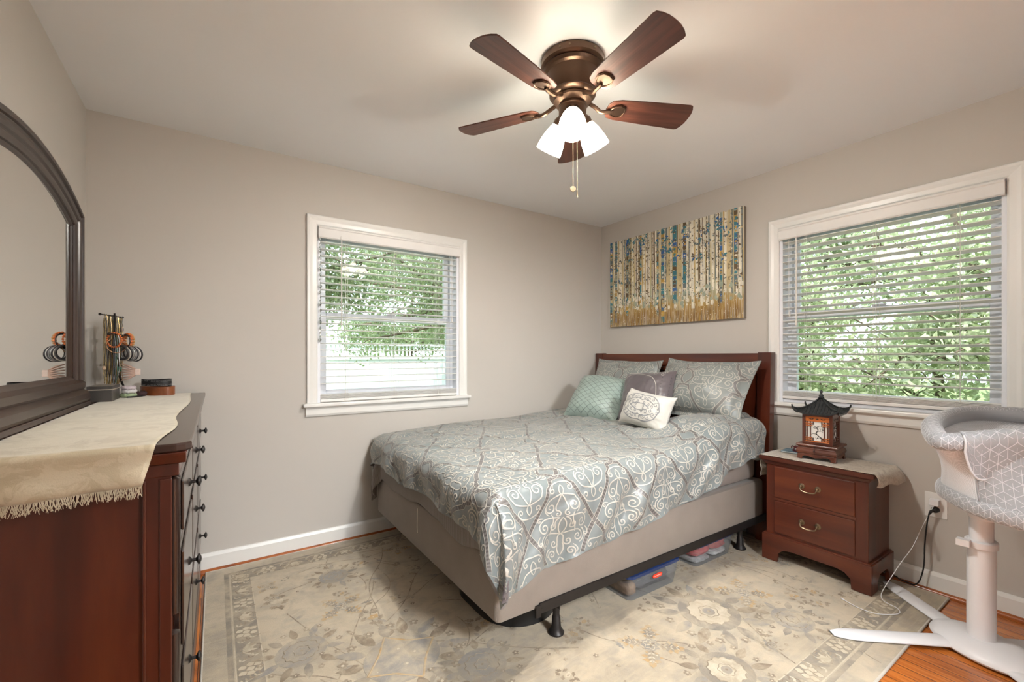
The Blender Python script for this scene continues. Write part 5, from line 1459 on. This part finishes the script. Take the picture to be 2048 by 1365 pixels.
sf, Pq = stripsurf(flaprow, 22, kA, 123)
m = MB(); m.grid([[tuple(Pq[i, j]) for j in range(22)] for i in range(Pq.shape[0])]); print_on(m, sf, Pq, .20, .036, .0026)
fo = m.build('fold_over_flap', [BG, BGL], bn, smooth=True, recalc=False)
m = MB(); edge = [Vector(Pq[i, -1]) for i in range(Pq.shape[0])] + [Vector(Pq[-1, j]) for j in range(20, 8, -1)]; m.tube(edge, .0035, 6); m.build('flap_piping', BGL, fo, smooth=True)

# ------------------------------------------------------------------ dresser
DX0, DX1, DY0, DY1, DT = XL + .012, -.085, 1.292, 2.945, 1.012
dr = thing('dresser', 'large dark cherry dresser with black-knobbed drawers along the left wall', 'dresser', (-.3, 2.1, 0))
m = MB(); m.box(DX0, DX1, DY0 + .012, DY1, .10, .955); m.build('carcass', M['cherry'], dr)
m = MB()   # near side: frame round a recessed panel
y0 = DY0
for x0, x1, z0, z1 in ((DX0, DX0 + .06, .12, .955), (DX1 - .052, DX1, .12, .955), (DX0 + .06, DX1 - .052, .12, .20), (DX0 + .06, DX1 - .052, .90, .955)): m.box(x0, x1, y0, y0 + .012, z0, z1)
m.box(DX1 - .022, DX1 + .001, y0 - .006, y0, .12, .93); m.box(DX1 - .052, DX1 - .046, y0 - .004, y0, .12, .93)
m.build('side_frame', M['cherry'], dr, bevel=.003)
m = MB(); m.box(DX0, DX1 + .014, DY0 - .004, DY1, .935, .965); m.prism([(0, .965), (.012, .965), (.026, .985), (.030, .992), (0, .992)], DY0 - .012, DY1, lambda a, b_, d: (DX1 + a, d, b_))
m.prism([(0, .965), (-.012, .965), (-.022, .985), (-.024, .992), (0, .992)], DX0, DX1 + .028, lambda a, b_, d: (d, DY0 + a, b_)); m.box(DX0, DX1, DY0, DY1, .965, .992)
m.build('cornice', M['cherry_h'], dr, bevel=.002)
m = MB(); poly = [(DX0, DY0 - .020), (-.075, DY0 - .020), (-.058, DY0 - .012), (-.047, DY0 + .006), (-.047, DY1 + .01), (DX0, DY1 + .01)]
m.prism(poly, .992, DT, lambda a, b_, d: (a, b_, d)); m.build('top', M['cherry_top'], dr, bevel=.004)
m = MB()
for zz0, zz1, xo in ((.0, .125, .018), (.125, .150, .013), (.150, .166, .008)): m.box(DX0, DX1 + xo, DY0 - xo * .8, DY1, zz0 + .001, zz1)
m.build('plinth', M['darkwood'], dr, bevel=.003)
for yy in (DY0 + .018, DY1 - .018):
    for z0, z1 in ((.60, .93), (.30, .565), (.17, .27)):
        m = MB()
        m.lathe([(.004, z0), (.013, z0 + .006), (.013, z1 - .006), (.004, z1)], T(DX1 + .002, yy, 0), 12); m.build('corner_post', M['darkwood'], dr, smooth='auto')
cols = [(DY0 + .045, DY0 + .555), (DY0 + .575, DY1 - .575), (DY1 - .555, DY1 - .045)]
rows = [(.765, .925), (.480, .750), (.190, .465)]
kn = [(.0055, 0), (.013, .0), (.0105, .004), (.0045, .008), (.0045, .017), (.009, .020), (.0155, .023), (.0145, .027), (.004, .031)]
for ci, (ya, yb) in enumerate(cols):
    for ri, (za, zb) in enumerate(rows):
        m = MB(); m.box(DX1, DX1 + .014, ya, yb, za, zb); m.box(DX1 + .014, DX1 + .020, ya + .018, yb - .018, za + .018, zb - .018)
        d = m.build('drawer', M['darkwood'], dr, bevel=.005)
        for yk in ((ya + yb) / 2,):
            k = MB(); k.lathe(kn, axisM((DX1 + .020, yk, (za + zb) / 2), (1, 0, 0)), 14); k.build('knob', M['black_iron'], d, smooth='auto')

# runner on the dresser, fringed near end
M['linen'] = brocade('cream_damask', (.47, .40, .27), (.56, .49, .34), (.60, .53, .385), 16)
m = MB(); A = []
def front_x(y): return -.100 - .020 * sm(y, 1.55, 1.30) + .008 * math.sin(y * 6) + .010 * math.exp(-((y - 1.62) / .12) ** 2)
YE = DY0 - .0235
pathY = [(YE - .002 - .004 * math.sin(k), DT + .001 - .086 + .086 * k / 8) for k in range(8)] + [(YE - .001, DT + .001), (YE + .004, DT + .0028)] + [(YE + .012 + (2.93 - YE - .012) * k / 60, DT + .0022) for k in range(61)]
for i in range(36):
    t = i / 35; row = []
    for q, (y, z) in enumerate(pathY):
        x1 = front_x(max(y, 1.285)) - (.022 * (1 - q / 8) if q < 8 else 0); x0 = -.422 if y > 1.34 else (-.515)
        if y < 1.34: x0 = -.515
        zz = z - (.012 * (1 - t) * (1 - q / 8) if q < 8 else 0); zz += .0016 * abs(noise.noise(Vector((t * 3, y * 6, 1)))) if q > 10 else 0
        yy = y - (.005 * (1 + math.sin(t * 14 + q * .3)) * (1 - q / 8) if q < 8 else 0)
        row.append((x0 + (x1 - x0) * t, yy, zz))
    A.append(row)
m.grid(A); ro = m.build('dresser_runner', M['linen'], None, smooth=True); s_ = ro.modifiers.new('t', 'SOLIDIFY'); s_.thickness = .0012; s_.offset = 0
tag(ro, 'cream damask runner with fringed end hanging over the near side of the dresser', 'table runner'); LOC[ro.name] = Vector((0, 0, 0))
m = MB()
for k in range(340):
    t = k / 339; e = A[min(34, int(t * 35))][0]; e2 = A[min(35, int(t * 35) + 1)][0]; fq = t * 35 - int(t * 35)
    x = e[0] + (e2[0] - e[0]) * fq; y = e[1] + (e2[1] - e[1]) * fq; z = e[2] + (e2[2] - e[2]) * fq
    L = random.uniform(.014, .026); dx = random.uniform(-.009, .009)
    m.tube([(x, y, z + .002), (x + dx * .4, y - .002, z - L * .5), (x + dx, y - random.uniform(0, .004), z - L)], .0007, 3)
m.build('fringe', M['linen'], ro)

# ------------------------------------------------------------------ arched mirror on the dresser
mr = thing('dresser_mirror', 'arched dark wood mirror standing on the dresser against the left wall', 'mirror', (-.48, 1.95, DT))
MY0, MY1, MZb, MZs = 1.405, 2.495, 1.115, 1.775
Rr = 1.62; ycm = (MY0 + MY1) / 2; hw = (MY1 - MY0) / 2; zc = MZs + .02 - math.sqrt(Rr ** 2 - hw ** 2)
def outline(inset, n=28):
    """open outline of frame path (near bottom, up, arch, down) inset toward the glass"""
    r = Rr - inset; h = hw - inset; pts = [(MY1 - inset, MZb + inset * 0)]
    zs = zc + math.sqrt(r * r - h * h)
    a1 = math.asin(h / r)
    arch = [(ycm + r * math.sin(a1 - 2 * a1 * k / n), zc + r * math.cos(a1 - 2 * a1 * k / n)) for k in range(n + 1)]
    return pts + arch + [(MY0 + inset, MZb)]
# moulded profile: (inset, x)
GX = -.4735
prof = [(0, XL + .020), (0, -.456), (.004, -.450), (.014, -.447), (.020, -.449), (.023, -.456), (.027, -.458), (.031, -.453), (.043, -.450), (.053, -.453), (.057, -.459), (.061, -.461), (.064, -.457), (.074, -.457), (.082, -.461), (.085, -.467), (.092, -.468), (.097, GX), (.097, GX - .006)]
m = MB(); m.grid([[(x, y, z) for (y, z) in outline(i_)] for i_, x in prof]); m.build('frame', M['mirror_wood'], mr, smooth='auto', angle=28)
m = MB()
bp = [(MZb - .084, XL + .02), (MZb - .084, -.434), (MZb - .074, -.430), (MZb - .052, -.432), (MZb - .044, -.440), (MZb - .038, -.452), (MZb - .030, -.447), (MZb - .008, -.446), (MZb - .002, -.454), (MZb + .004, -.462), (MZb + .012, -.466), (MZb + .020, GX), (MZb + .020, XL + .02)]
m.prism([(x, z) for z, x in bp], MY0 - .0, MY1 + .0, lambda a, b_, d: (a, d, b_))
m.build('bottom_rail', M['mirror_wood'], mr, smooth='auto', angle=25)
m = MB(); m.prism([(XL + .02, DT + .001), (-.426, DT + .001), (-.430, DT + .018), (XL + .02, DT + .018)], MY0 - .02, MY1, lambda a, b_, d: (a, d, b_)); m.build('foot_rail', M['mirror_wood'], mr, bevel=.003)
gp = outline(.090); m = MB(); m.add([(GX, y, z) for y, z in gp], [tuple(range(len(gp)))]); m.add([(GX - .005, y, z) for y, z in gp], [tuple(range(len(gp)))]); m.build('glass', M['mirror'], mr)
m = MB(); gp2 = outline(-.0 + .002); m.add([(XL + .021, y, z) for y, z in gp2], [tuple(range(len(gp2)))]); m.build('backboard', M['darkwood'], mr)

# ------------------------------------------------------------------ jewellery
DZ = DT + .0035
jb = thing('jewelry_box', 'small dark grey wooden box on the dresser at the foot of the mirror', 'box', (-.413, 2.645, DZ))
Jm = T(-.413, 2.645, DZ, .0)
GW = wood('grey_box_wood', (.028, .024, .022), (.05, .043, .038), (.075, .065, .058), .5, coat=.1); EDG = plain('box_edge', (.42, .36, .29), .6)
m = MB(); m.box(-.042, .040, -.085, .085, 0, .050, 0, Jm); m.build('box_body', GW, jb, bevel=.002)
m = MB(); m.box(-.043, .041, -.086, .086, .050, .054, 1, Jm); m.box(-.043, .041, -.086, .086, .054, .067, 0, Jm)
for k in range(6): m.box(-.04, .038, -.075 + k * .026, -.073 + k * .026, .067, .0675, 1, Jm)
m.build('box_lid', [GW, EDG], jb, bevel=.0015)
js_c = Vector((-.360, 2.84, DZ))
js = thing('jewelry_stand', 'dark metal T-bar jewelry stand at the far end of the dresser', 'jewelry stand', tuple(js_c))
m = MB(); m.lathe([(.045, 0), (.045, .004), (.038, .007), (.006, .010)], T(*js_c), 24, sy=.9); m.build('base', M['black_iron'], js, smooth='auto')
m = MB(); m.tube([js_c + Vector((0, 0, .008)), js_c + Vector((-.028, 0, .10)), js_c + Vector((-.044, 0, .30)), js_c + Vector((-.046, 0, .405))], .0042, 8); m.build('pole', M['black_iron'], js, smooth=True)
def bar(z, x0, x1, y0, y1):
    m = MB(); p, q = Vector((x0, y0, z + .004)), Vector((x1, y1, z - .002)); m.tube([p, q], .0028, 8); m.ball(p, .0062, 8, 6); m.ball(q, .0055, 8, 6); m.build('crossbar', M['black_iron'], js, smooth=True)
B1 = (DZ + .392, -.452, -.385, 2.80, 2.90); B2_ = (DZ + .300, -.418, -.345, 2.79, 2.85); B3 = (DZ + .242, -.385, -.325, 2.80, 2.86)
for B_ in (B1, B2_, B3): bar(*B_)
GOLD = plain('gold_chain', (.42, .29, .12), .35, .9, var=.3, vs=120); DGOLD = plain('dull_brass_chain', (.22, .17, .09), .45, .8, var=.4, vs=120); SILV = plain('silver_chain', (.42, .42, .42), .35, .9, var=.3, vs=120)
DARKB = plain('dark_beads', (.035, .032, .035), .35, var=.5, vs=150); ORB = plain('orange_beads', (.62, .16, .04), .35, var=.35, vs=90); TEALB = plain('teal_beads', (.06, .20, .17), .4, var=.3); PEARL = plain('pearl_beads', (.66, .58, .48), .35); COPP = plain('copper_hoop', (.55, .30, .16), .3, .8)
def onbar(B_, f_): return Vector((B_[1] + (B_[2] - B_[1]) * f_, B_[3] + (B_[4] - B_[3]) * f_, B_[0] + .004 - .006 * f_))
def necklace(label, B_, f_, L, mat, bead=0, pend=None, pmat=None, group=None, w_=.006):
    p = onbar(B_, f_) + Vector((0, 0, .0035)); n = 26; pts = []
    ddy = Vector((-.5, .62, 0)).normalized()
    for k in range(n):
        t = 2 * PI * k / n; zz = -L / 2 * (1 - math.cos(t)); ww = w_ * math.sin(t) * (1 + .4 * math.sin(t / 2) ** 2)
        pts.append(p + ddy * ww + Vector((.0016 * math.sin(5 * t), 0, zz)))
    m = MB()
    if bead:
        for i in range(n):
            a, c = pts[i], pts[(i + 1) % n]; s_ = (c - a).length; kk = max(1, int(s_ / (bead * 1.9)))
            for q in range(kk): m.ball(a.lerp(c, q / kk), bead, 6, 4, sc3=(.6, .6, 1))
    else: m.tube(pts, .0019, 5, closed=True)
    t_ = thing('necklace', label, 'necklace', tuple(p), group); m.build('chain', mat, t_)
    if pend:
        m = MB(); q = p + Vector((0, 0, -L - pend * .8)); m.ball(q, pend, 10, 8, sc3=(.8, .8, 1.15)); m.build('pendant', pmat or mat, t_, smooth=True)
    return t_
ch = 'thin gold and brass chains bunched on the top bar'
for k in range(10): necklace('thin brass-coloured chain hanging in the bunch on the top bar', B1, .20 + .085 * k, .33 + .008 * ((k * 5) % 4), (DGOLD, GOLD)[k % 2], group=ch, w_=.006 + .0015 * (k % 3))
for k in range(4): necklace('thin dark cord necklace hanging among the brass chains', B1, .27 + .15 * k, .30 + .012 * k, DARKB, group='dark cord necklaces on the top bar', w_=.007)
necklace('gold beaded necklace with peach ball pendant, leftmost on the top bar', B1, .18, .25, GOLD, .0016, .009, plain('peach_ball', (.62, .42, .28), .4))
necklace('dark beaded necklace with round orange pendant hanging lowest from the top bar', B1, .30, .345, DARKB, .0020, .013, plain('orange_ball', (.85, .20, .03), .3))
necklace('silver chain with a rose-grey ball pendant on the top bar right end', B1, .95, .055, SILV, 0, .012, plain('rosegrey_ball', (.30, .22, .22), .35))
necklace('teal green beaded necklace hanging below the middle bar', B2_, .30, .235, TEALB, .0022)
necklace('long black cord necklace hanging from the middle bar', B2_, .22, .26, DARKB, 0)
necklace('fine silver chain hanging from the middle bar', B2_, .40, .20, SILV, 0)
necklace('gold chain with small gold star pendants from the middle bar', B2_, .34, .265, GOLD, .0012, .006, GOLD)
necklace('brass chain with green stone pendant hanging from the middle bar', B2_, .46, .16, DGOLD, 0, .012, plain('green_stone', (.07, .20, .13), .3))
def bracelet(label, c, R, r, mat, ax, bead=False, group=None, sq=1.0, name='bracelet'):
    m = MB(); Mx = axisM(c, ax); n = 30; pts = [Mx @ Vector((R * math.cos(2 * PI * k / n), R * sq * math.sin(2 * PI * k / n), 0)) for k in range(n)]
    if bead:
        nb_ = int(2 * PI * R / (r * 2.05)); 
        for k in range(nb_): m.ball(Mx @ Vector((R * math.cos(2 * PI * k / nb_), R * sq * math.sin(2 * PI * k / nb_), 0)), r, 8, 6)
    else: m.tube(pts, r, 8, closed=True)
    o = m.build(name, mat, None, smooth=True); return tag(o, label, 'bracelet', group)
def hang(B_, f_, R, r): return onbar(B_, f_) + Vector((0, 0, -R + r + .0))
AX = Vector((.80, .60, 0))
bracelet('orange beaded bracelet hanging left on the middle bar', hang(B2_, .22, .034, .006), .034, .0052, ORB, AX + Vector((-.1, .5, 0)), True)
bracelet('orange and gold chunky bead bracelet near the right end of the middle bar', hang(B2_, .82, .030, .007), .030, .0068, ORB, AX, True)
bracelet('amber bead bracelet at the right end of the middle bar', hang(B2_, .92, .030, .006), .030, .0058, plain('amber_beads', (.60, .30, .10), .3, var=.3), AX, True)
bracelet('black cord bracelet behind the orange beads on the middle bar', hang(B2_, .72, .032, .002), .034, .0024, DARKB, AX)
bracelet('thin copper hoop bracelet hanging low left across the chains', onbar(B2_, .30) + Vector((0, 0, -.055)), .036, .0016, COPP, (.45, -.9, .35))
bl_ = ((.10, .030, .0042, DARKB, 'thick black bangle leftmost on the lowest bar'), (.22, .031, .0022, plain('cream_bangle', (.60, .55, .48), .4), 'thin cream bangle next to the thick black one'), (.34, .030, .0030, DARKB, 'black leather bangle second from the left on the lowest bar'),
       (.46, .030, .0022, SILV, 'silver bangle in the middle of the lowest bar'), (.56, .031, .0026, plain('grey_band', (.25, .24, .24), .5), 'grey woven bangle right of the silver one'), (.66, .030, .0032, DARKB, 'dark bangle right of the grey woven one'), (.78, .030, .0024, plain('white_band', (.62, .60, .58), .4), 'white bangle near the right end of the lowest bar'), (.88, .031, .0030, DARKB, 'black bangle rightmost on the lowest bar'))
for f_, R, r, mt_, lb in bl_: bracelet(lb, hang(B3, f_, R * 1.15, r * 1.2), R * 1.15, r * 1.2, mt_, AX + Vector((-.35, .1, .12)))
# hair claw below the bangles
hc = thing('hair_claw', 'pink-beige hair claw clip hanging on the stand below the bangles', 'hair clip', (-.34, 2.80, DZ + .12))
HCm = plain('pink_beige_plastic', (.46, .31, .25), .35); HCp = plain('pale_pink_pad', (.70, .55, .48), .5)
for s_, mt_ in ((-1, HCm), (1, HCm)):
    m = MB(); c = Vector((-.335, 2.80 + s_ * .004, DZ + .120))
    for k in range(7):
        a = (k - 3) * .22; m.tube([c + Vector((.012, 0, .004 * (k - 3))), c + Vector((-.012, s_ * .010, .010 * (k - 3))), c + Vector((-.040, s_ * .006, .0135 * (k - 3)))], [.0045, .0038, .0024], 6)
    m.tube([c + Vector((.012, 0, -.014)), c + Vector((.012, 0, .014))], .005, 8); m.build('jaw', mt_, hc, smooth=True)
m = MB(); m.box(-.327, -.305, 2.790, 2.810, DZ + .104, DZ + .136); m.build('grip', HCp, hc, bevel=.004)
# scrunchies etc. at the foot of the stand
def scrunchie(label, c, R, r, mat):
    m = MB(); pts = [Vector((c[0] + R * math.cos(2 * PI * k / 40), c[1] + R * .8 * math.sin(2 * PI * k / 40), c[2] + .0015 * math.sin(k))) for k in range(40)]
    m.tube(pts, [r * (1 + .22 * math.sin(k * 2.6)) for k in range(40)], 8, closed=True); o = m.build('scrunchie', mat, None, smooth=True); tag(o, label, 'scrunchie')
scrunchie('lilac-white scrunchie stacked highest at the foot of the jewelry stand', (-.345, 2.765, DZ + .046), .020, .0085, plain('lilac_cloth', (.58, .50, .53), .8))
scrunchie('white scrunchie in the middle of the small stack by the jewelry box', (-.343, 2.765, DZ + .029), .021, .0085, plain('white_cloth', (.64, .62, .62), .8))
scrunchie('pale green scrunchie lowest in the stack by the jewelry box', (-.345, 2.767, DZ + .010), .022, .0090, plain('green_cloth', (.36, .45, .27), .8))
scrunchie('dark maroon scrunchie right of the pale stack on the dresser', (-.312, 2.822, DZ + .012), .018, .0115, plain('maroon_cloth', (.055, .028, .030), .9))
m = MB(); m.tube(spline([(-.345, 2.730, DZ + .004), (-.325, 2.738, DZ + .004), (-.31, 2.765, DZ + .004), (-.295, 2.785, DZ + .004)], 5), .0035, 7)
o = m.build('hair_band', M['black_plastic'], None, smooth=True); tag(o, 'black hair band lying in front of the scrunchies', 'hair band')
# wooden bangle and studded cuff
AMB = wood('amber_wood', (.11, .028, .010), (.24, .07, .02), (.36, .12, .04), .28, coat=.4)
wc = Vector((-.245, 2.865, DZ))
def oval_band(name, label, c, rx, ry, z0, z1, th, mats, cat, studs=False, rz=.2):
    m = MB(); n = 48; Mx = T(c.x, c.y, c.z, rz); R = []
    for rr_, z in ((1, z0), (1, z1), (0, z1), (0, z0), (1, z0)):
        R.append([Mx @ Vector(((rx - th * (1 - rr_)) * math.cos(2 * PI * k / n), (ry - th * (1 - rr_)) * math.sin(2 * PI * k / n), z + (.002 * math.sin(4 * PI * k / n)))) for k in range(n + 1)])
    m.grid(R)
    if studs:
        for row_ in (z0 + .004, z0 + .008, z1 - .008, z1 - .004):
            for k in range(90):
                if random.random() < .8: a = 2 * PI * k / 90; m.ball(Mx @ Vector(((rx + .0005) * math.cos(a), (ry + .0005) * math.sin(a), row_ + .002 * math.sin(2 * a))), .0013, 5, 4, 1)
    o = m.build(name, mats, None, smooth='auto', recalc=True); return tag(o, label, cat)
oval_band('wooden_bangle', 'wide glossy amber-brown wooden oval bangle under the studded cuff', wc, .082, .048, .0005, .044, .010, AMB, 'bangle', False, -.60)
oval_band('studded_cuff', 'black cuff with rows of silver studs resting on the brown wooden bangle', wc + Vector((-.004, 0, 0)), .070, .043, .0475, .080, .005, [plain('black_leather', (.015, .014, .015), .5), SILV], 'cuff', True, -.60)
# little orange tassel hooked at the mirror's edge
m = MB(); m.ball((-.462, MY1 + .008, 1.385), .0085, 8, 6, sc3=(.6, 1, .9)); m.tube([(-.462, MY1 + .004, 1.392), (-.459, MY1 + .002, 1.402)], .0012, 5)
o = m.build('orange_charm', plain('orange_felt', (.85, .22, .03), .7), None, smooth=True); tag(o, 'tiny orange charm hooked on the far edge of the mirror frame', 'charm')

# ------------------------------------------------------------------ ceiling fan
FX, FY = 1.234, 1.375
fan = thing('ceiling_fan', 'bronze ceiling fan with five brown wooden blades and three lit glass shades', 'ceiling fan', (FX, FY, ZC))
m = MB(); m.lathe([(.128, ZC - .001), (.131, ZC - .006), (.131, ZC - .030), (.128, ZC - .034), (.120, ZC - .040), (.124, ZC - .046), (.118, ZC - .058), (.108, ZC - .064), (.106, ZC - .070), (.104, ZC - .10), (.100, ZC - .125), (.094, ZC - .140), (.096, ZC - .146), (.090, ZC - .152), (.075, ZC - .158), (.001, ZC - .158)], T(FX, FY, 0), 56)
m.build('motor_housing', M['bronze'], fan, smooth='auto', angle=30)
m = MB()
for a in (3.6, 3.9, 4.7, 5.4): m.lathe([(.004, 0), (.0045, .003), (.001, .005)], axisM((FX + .130 * math.cos(a), FY + .130 * math.sin(a), ZC - .018), (math.cos(a), math.sin(a), 0)), 8)
m.build('screws', M['brass'], fan)
m = MB(); m.lathe([(.075, ZC - .158), (.078, ZC - .163), (.078, ZC - .172), (.064, ZC - .180), (.056, ZC - .184), (.060, ZC - .192), (.060, ZC - .196), (.057, ZC - .200), (.057, ZC - .242), (.050, ZC - .262), (.035, ZC - .276), (.001, ZC - .280)], T(FX, FY, 0), 48)
m.build('light_kit_hub', M['bronze'], fan, smooth='auto', angle=30)
BZ = 2.262
for k in range(5):
    a = math.radians(49 + 72 * k); Mx = T(FX, FY, BZ, a) @ Matrix.Rotation(math.radians(-12), 4, 'X')
    prof2 = [(.150, .0), (.153, .028), (.166, .046), (.20, .055), (.30, .061), (.44, .068), (.502, .071), (.514, .068), (.524, .050), (.530, .030), (.532, .010)]
    poly = [(x, -y) for x, y in prof2] + [(x, y) for x, y in reversed(prof2)]
    poly = [p for i, p in enumerate(poly) if i == 0 or p != poly[i - 1]]
    m = MB(); m.prism(poly, -.0028, .0028, lambda p, q, d: Vector((FX + p, FY + q, ZC + d)))
    bl = m.build('blade', M['fanwood'], fan, bevel=.0012); bl.matrix_basis = T(0, 0, BZ - ZC, a) @ Matrix.Rotation(math.radians(-12), 4, 'X'); LOC[bl.name] = Vector((0, 0, 0))
    # blade iron: curved arm with shield plate beneath the blade
    m = MB(); Ma = T(FX, FY, 0, a)
    pts = [Ma @ Vector(p) for p in spline([(.075, 0, ZC - .170), (.100, 0, ZC - .182), (.125, .004, ZC - .196), (.150, 0, ZC - .196), (.168, 0, BZ - .012), (.180, 0, BZ - .009)], 5)]
    m.tube(pts, [.0085] * len(pts), 8)
    sh = [(.160, 0), (.168, .018), (.182, .030), (.205, .036), (.228, .026), (.236, 0)]
    poly = [(x, -y) for x, y in sh] + [(x, y) for x, y in reversed(sh[1:-1])]
    m.prism(poly, -.0075, -.0032, lambda p, q, d, Mx=Mx: Mx @ Vector((p, q, d)))
    ringp = [Mx @ Vector((.2 + (x - .2) * .86, y * .86, -.0085)) for x, y in poly]; m.tube(ringp, .0026, 6, closed=True)
    iv = Mx.inverted(); m.v = [tuple(iv @ Vector(p)) for p in m.v]; m.build('blade_iron', M['bronze'], bl, smooth='auto')
b = NB('lit_frosted_glass'); lw = b.n('ShaderNodeLayerWeight'); lw.inputs[0].default_value = .35
em = b.n('ShaderNodeEmission'); em.inputs[0].default_value = (1, .93, .82, 1); em.inputs[1].default_value = 3.8
tl = b.n('ShaderNodeBsdfTranslucent'); tl.inputs[0].default_value = (.62, .60, .54, 1); ad = b.n('ShaderNodeAddShader')
b.l(em.outputs[0], ad.inputs[0]); b.l(tl.outputs[0], ad.inputs[1]); b.l(ad.outputs[0], b.out.inputs[0]); SHADE = b.m
b = NB('bulb_glow'); em = b.n('ShaderNodeEmission'); em.inputs[0].default_value = (1, .88, .68, 1); em.inputs[1].default_value = 14; b.l(em.outputs[0], b.out.inputs[0]); BULB = b.m
for k, deg in enumerate((228, 348, 108)):
    a = math.radians(deg); tl_ = math.radians(31); d = Vector((math.cos(a) * math.sin(tl_), math.sin(a) * math.sin(tl_), -math.cos(tl_)))
    p0 = Vector((FX, FY, ZC - .232)) + Vector((math.cos(a), math.sin(a), 0)) * .052
    Mx = axisM(p0, d)
    m = MB(); m.lathe([(.018, -.016), (.024, -.004), (.029, .004), (.030, .026), (.027, .028)], Mx, 24); m.build('lamp_socket', M['bronze'], fan, smooth='auto')
    m = MB(); m.lathe([(.028, .022), (.034, .034), (.043, .058), (.050, .085), (.054, .110), (.056, .132), (.0545, .132), (.052, .110), (.048, .085), (.041, .058), (.032, .034), (.026, .024)], Mx, 32, cap=False); so_ = m.build('lamp_shade', SHADE, fan, smooth='auto')
    m = MB(); m.lathe([(.010, .030), (.012, .045), (.020, .052), (.022, .062), (.016, .074), (.001, .080)], Mx, 16); m.build('bulb', BULB, so_, smooth=True)
    pl = point('fan_bulb_light', tuple(p0 + d * .108), LAMP_W, .022, (1, .96, .90))
for (dx, dy, L, kind_) in ((-.022, -.028, 1.912, 0), (-.010, -.040, 1.892, 1)):
    m = MB(); x, y = FX + dx, FY + dy; z = ZC - .262
    m.tube([(x, y, ZC - .245), (x, y, L)], .0008, 5)
    while z > L: m.ball((x, y, z), .0016, 6, 4); z -= .0042
    pc = m.build('pull_chain', M['brass'], fan)
    m = MB()
    if kind_ == 0: m.lathe([(.0115, -.002), (.0125, 0), (.0115, .002)], axisM((x, y, L - .014), (-.56, -.83, .1)), 18); m.ball((x, y, L - .001), .002, 6, 4)
    else: m.tube([(x, y, L), (x, y, L - .022), (x + .002, y, L - .030)], [.0022, .0034, .0026], 8)
    m.build('pull_fob', M['brass'], pc, smooth='auto')
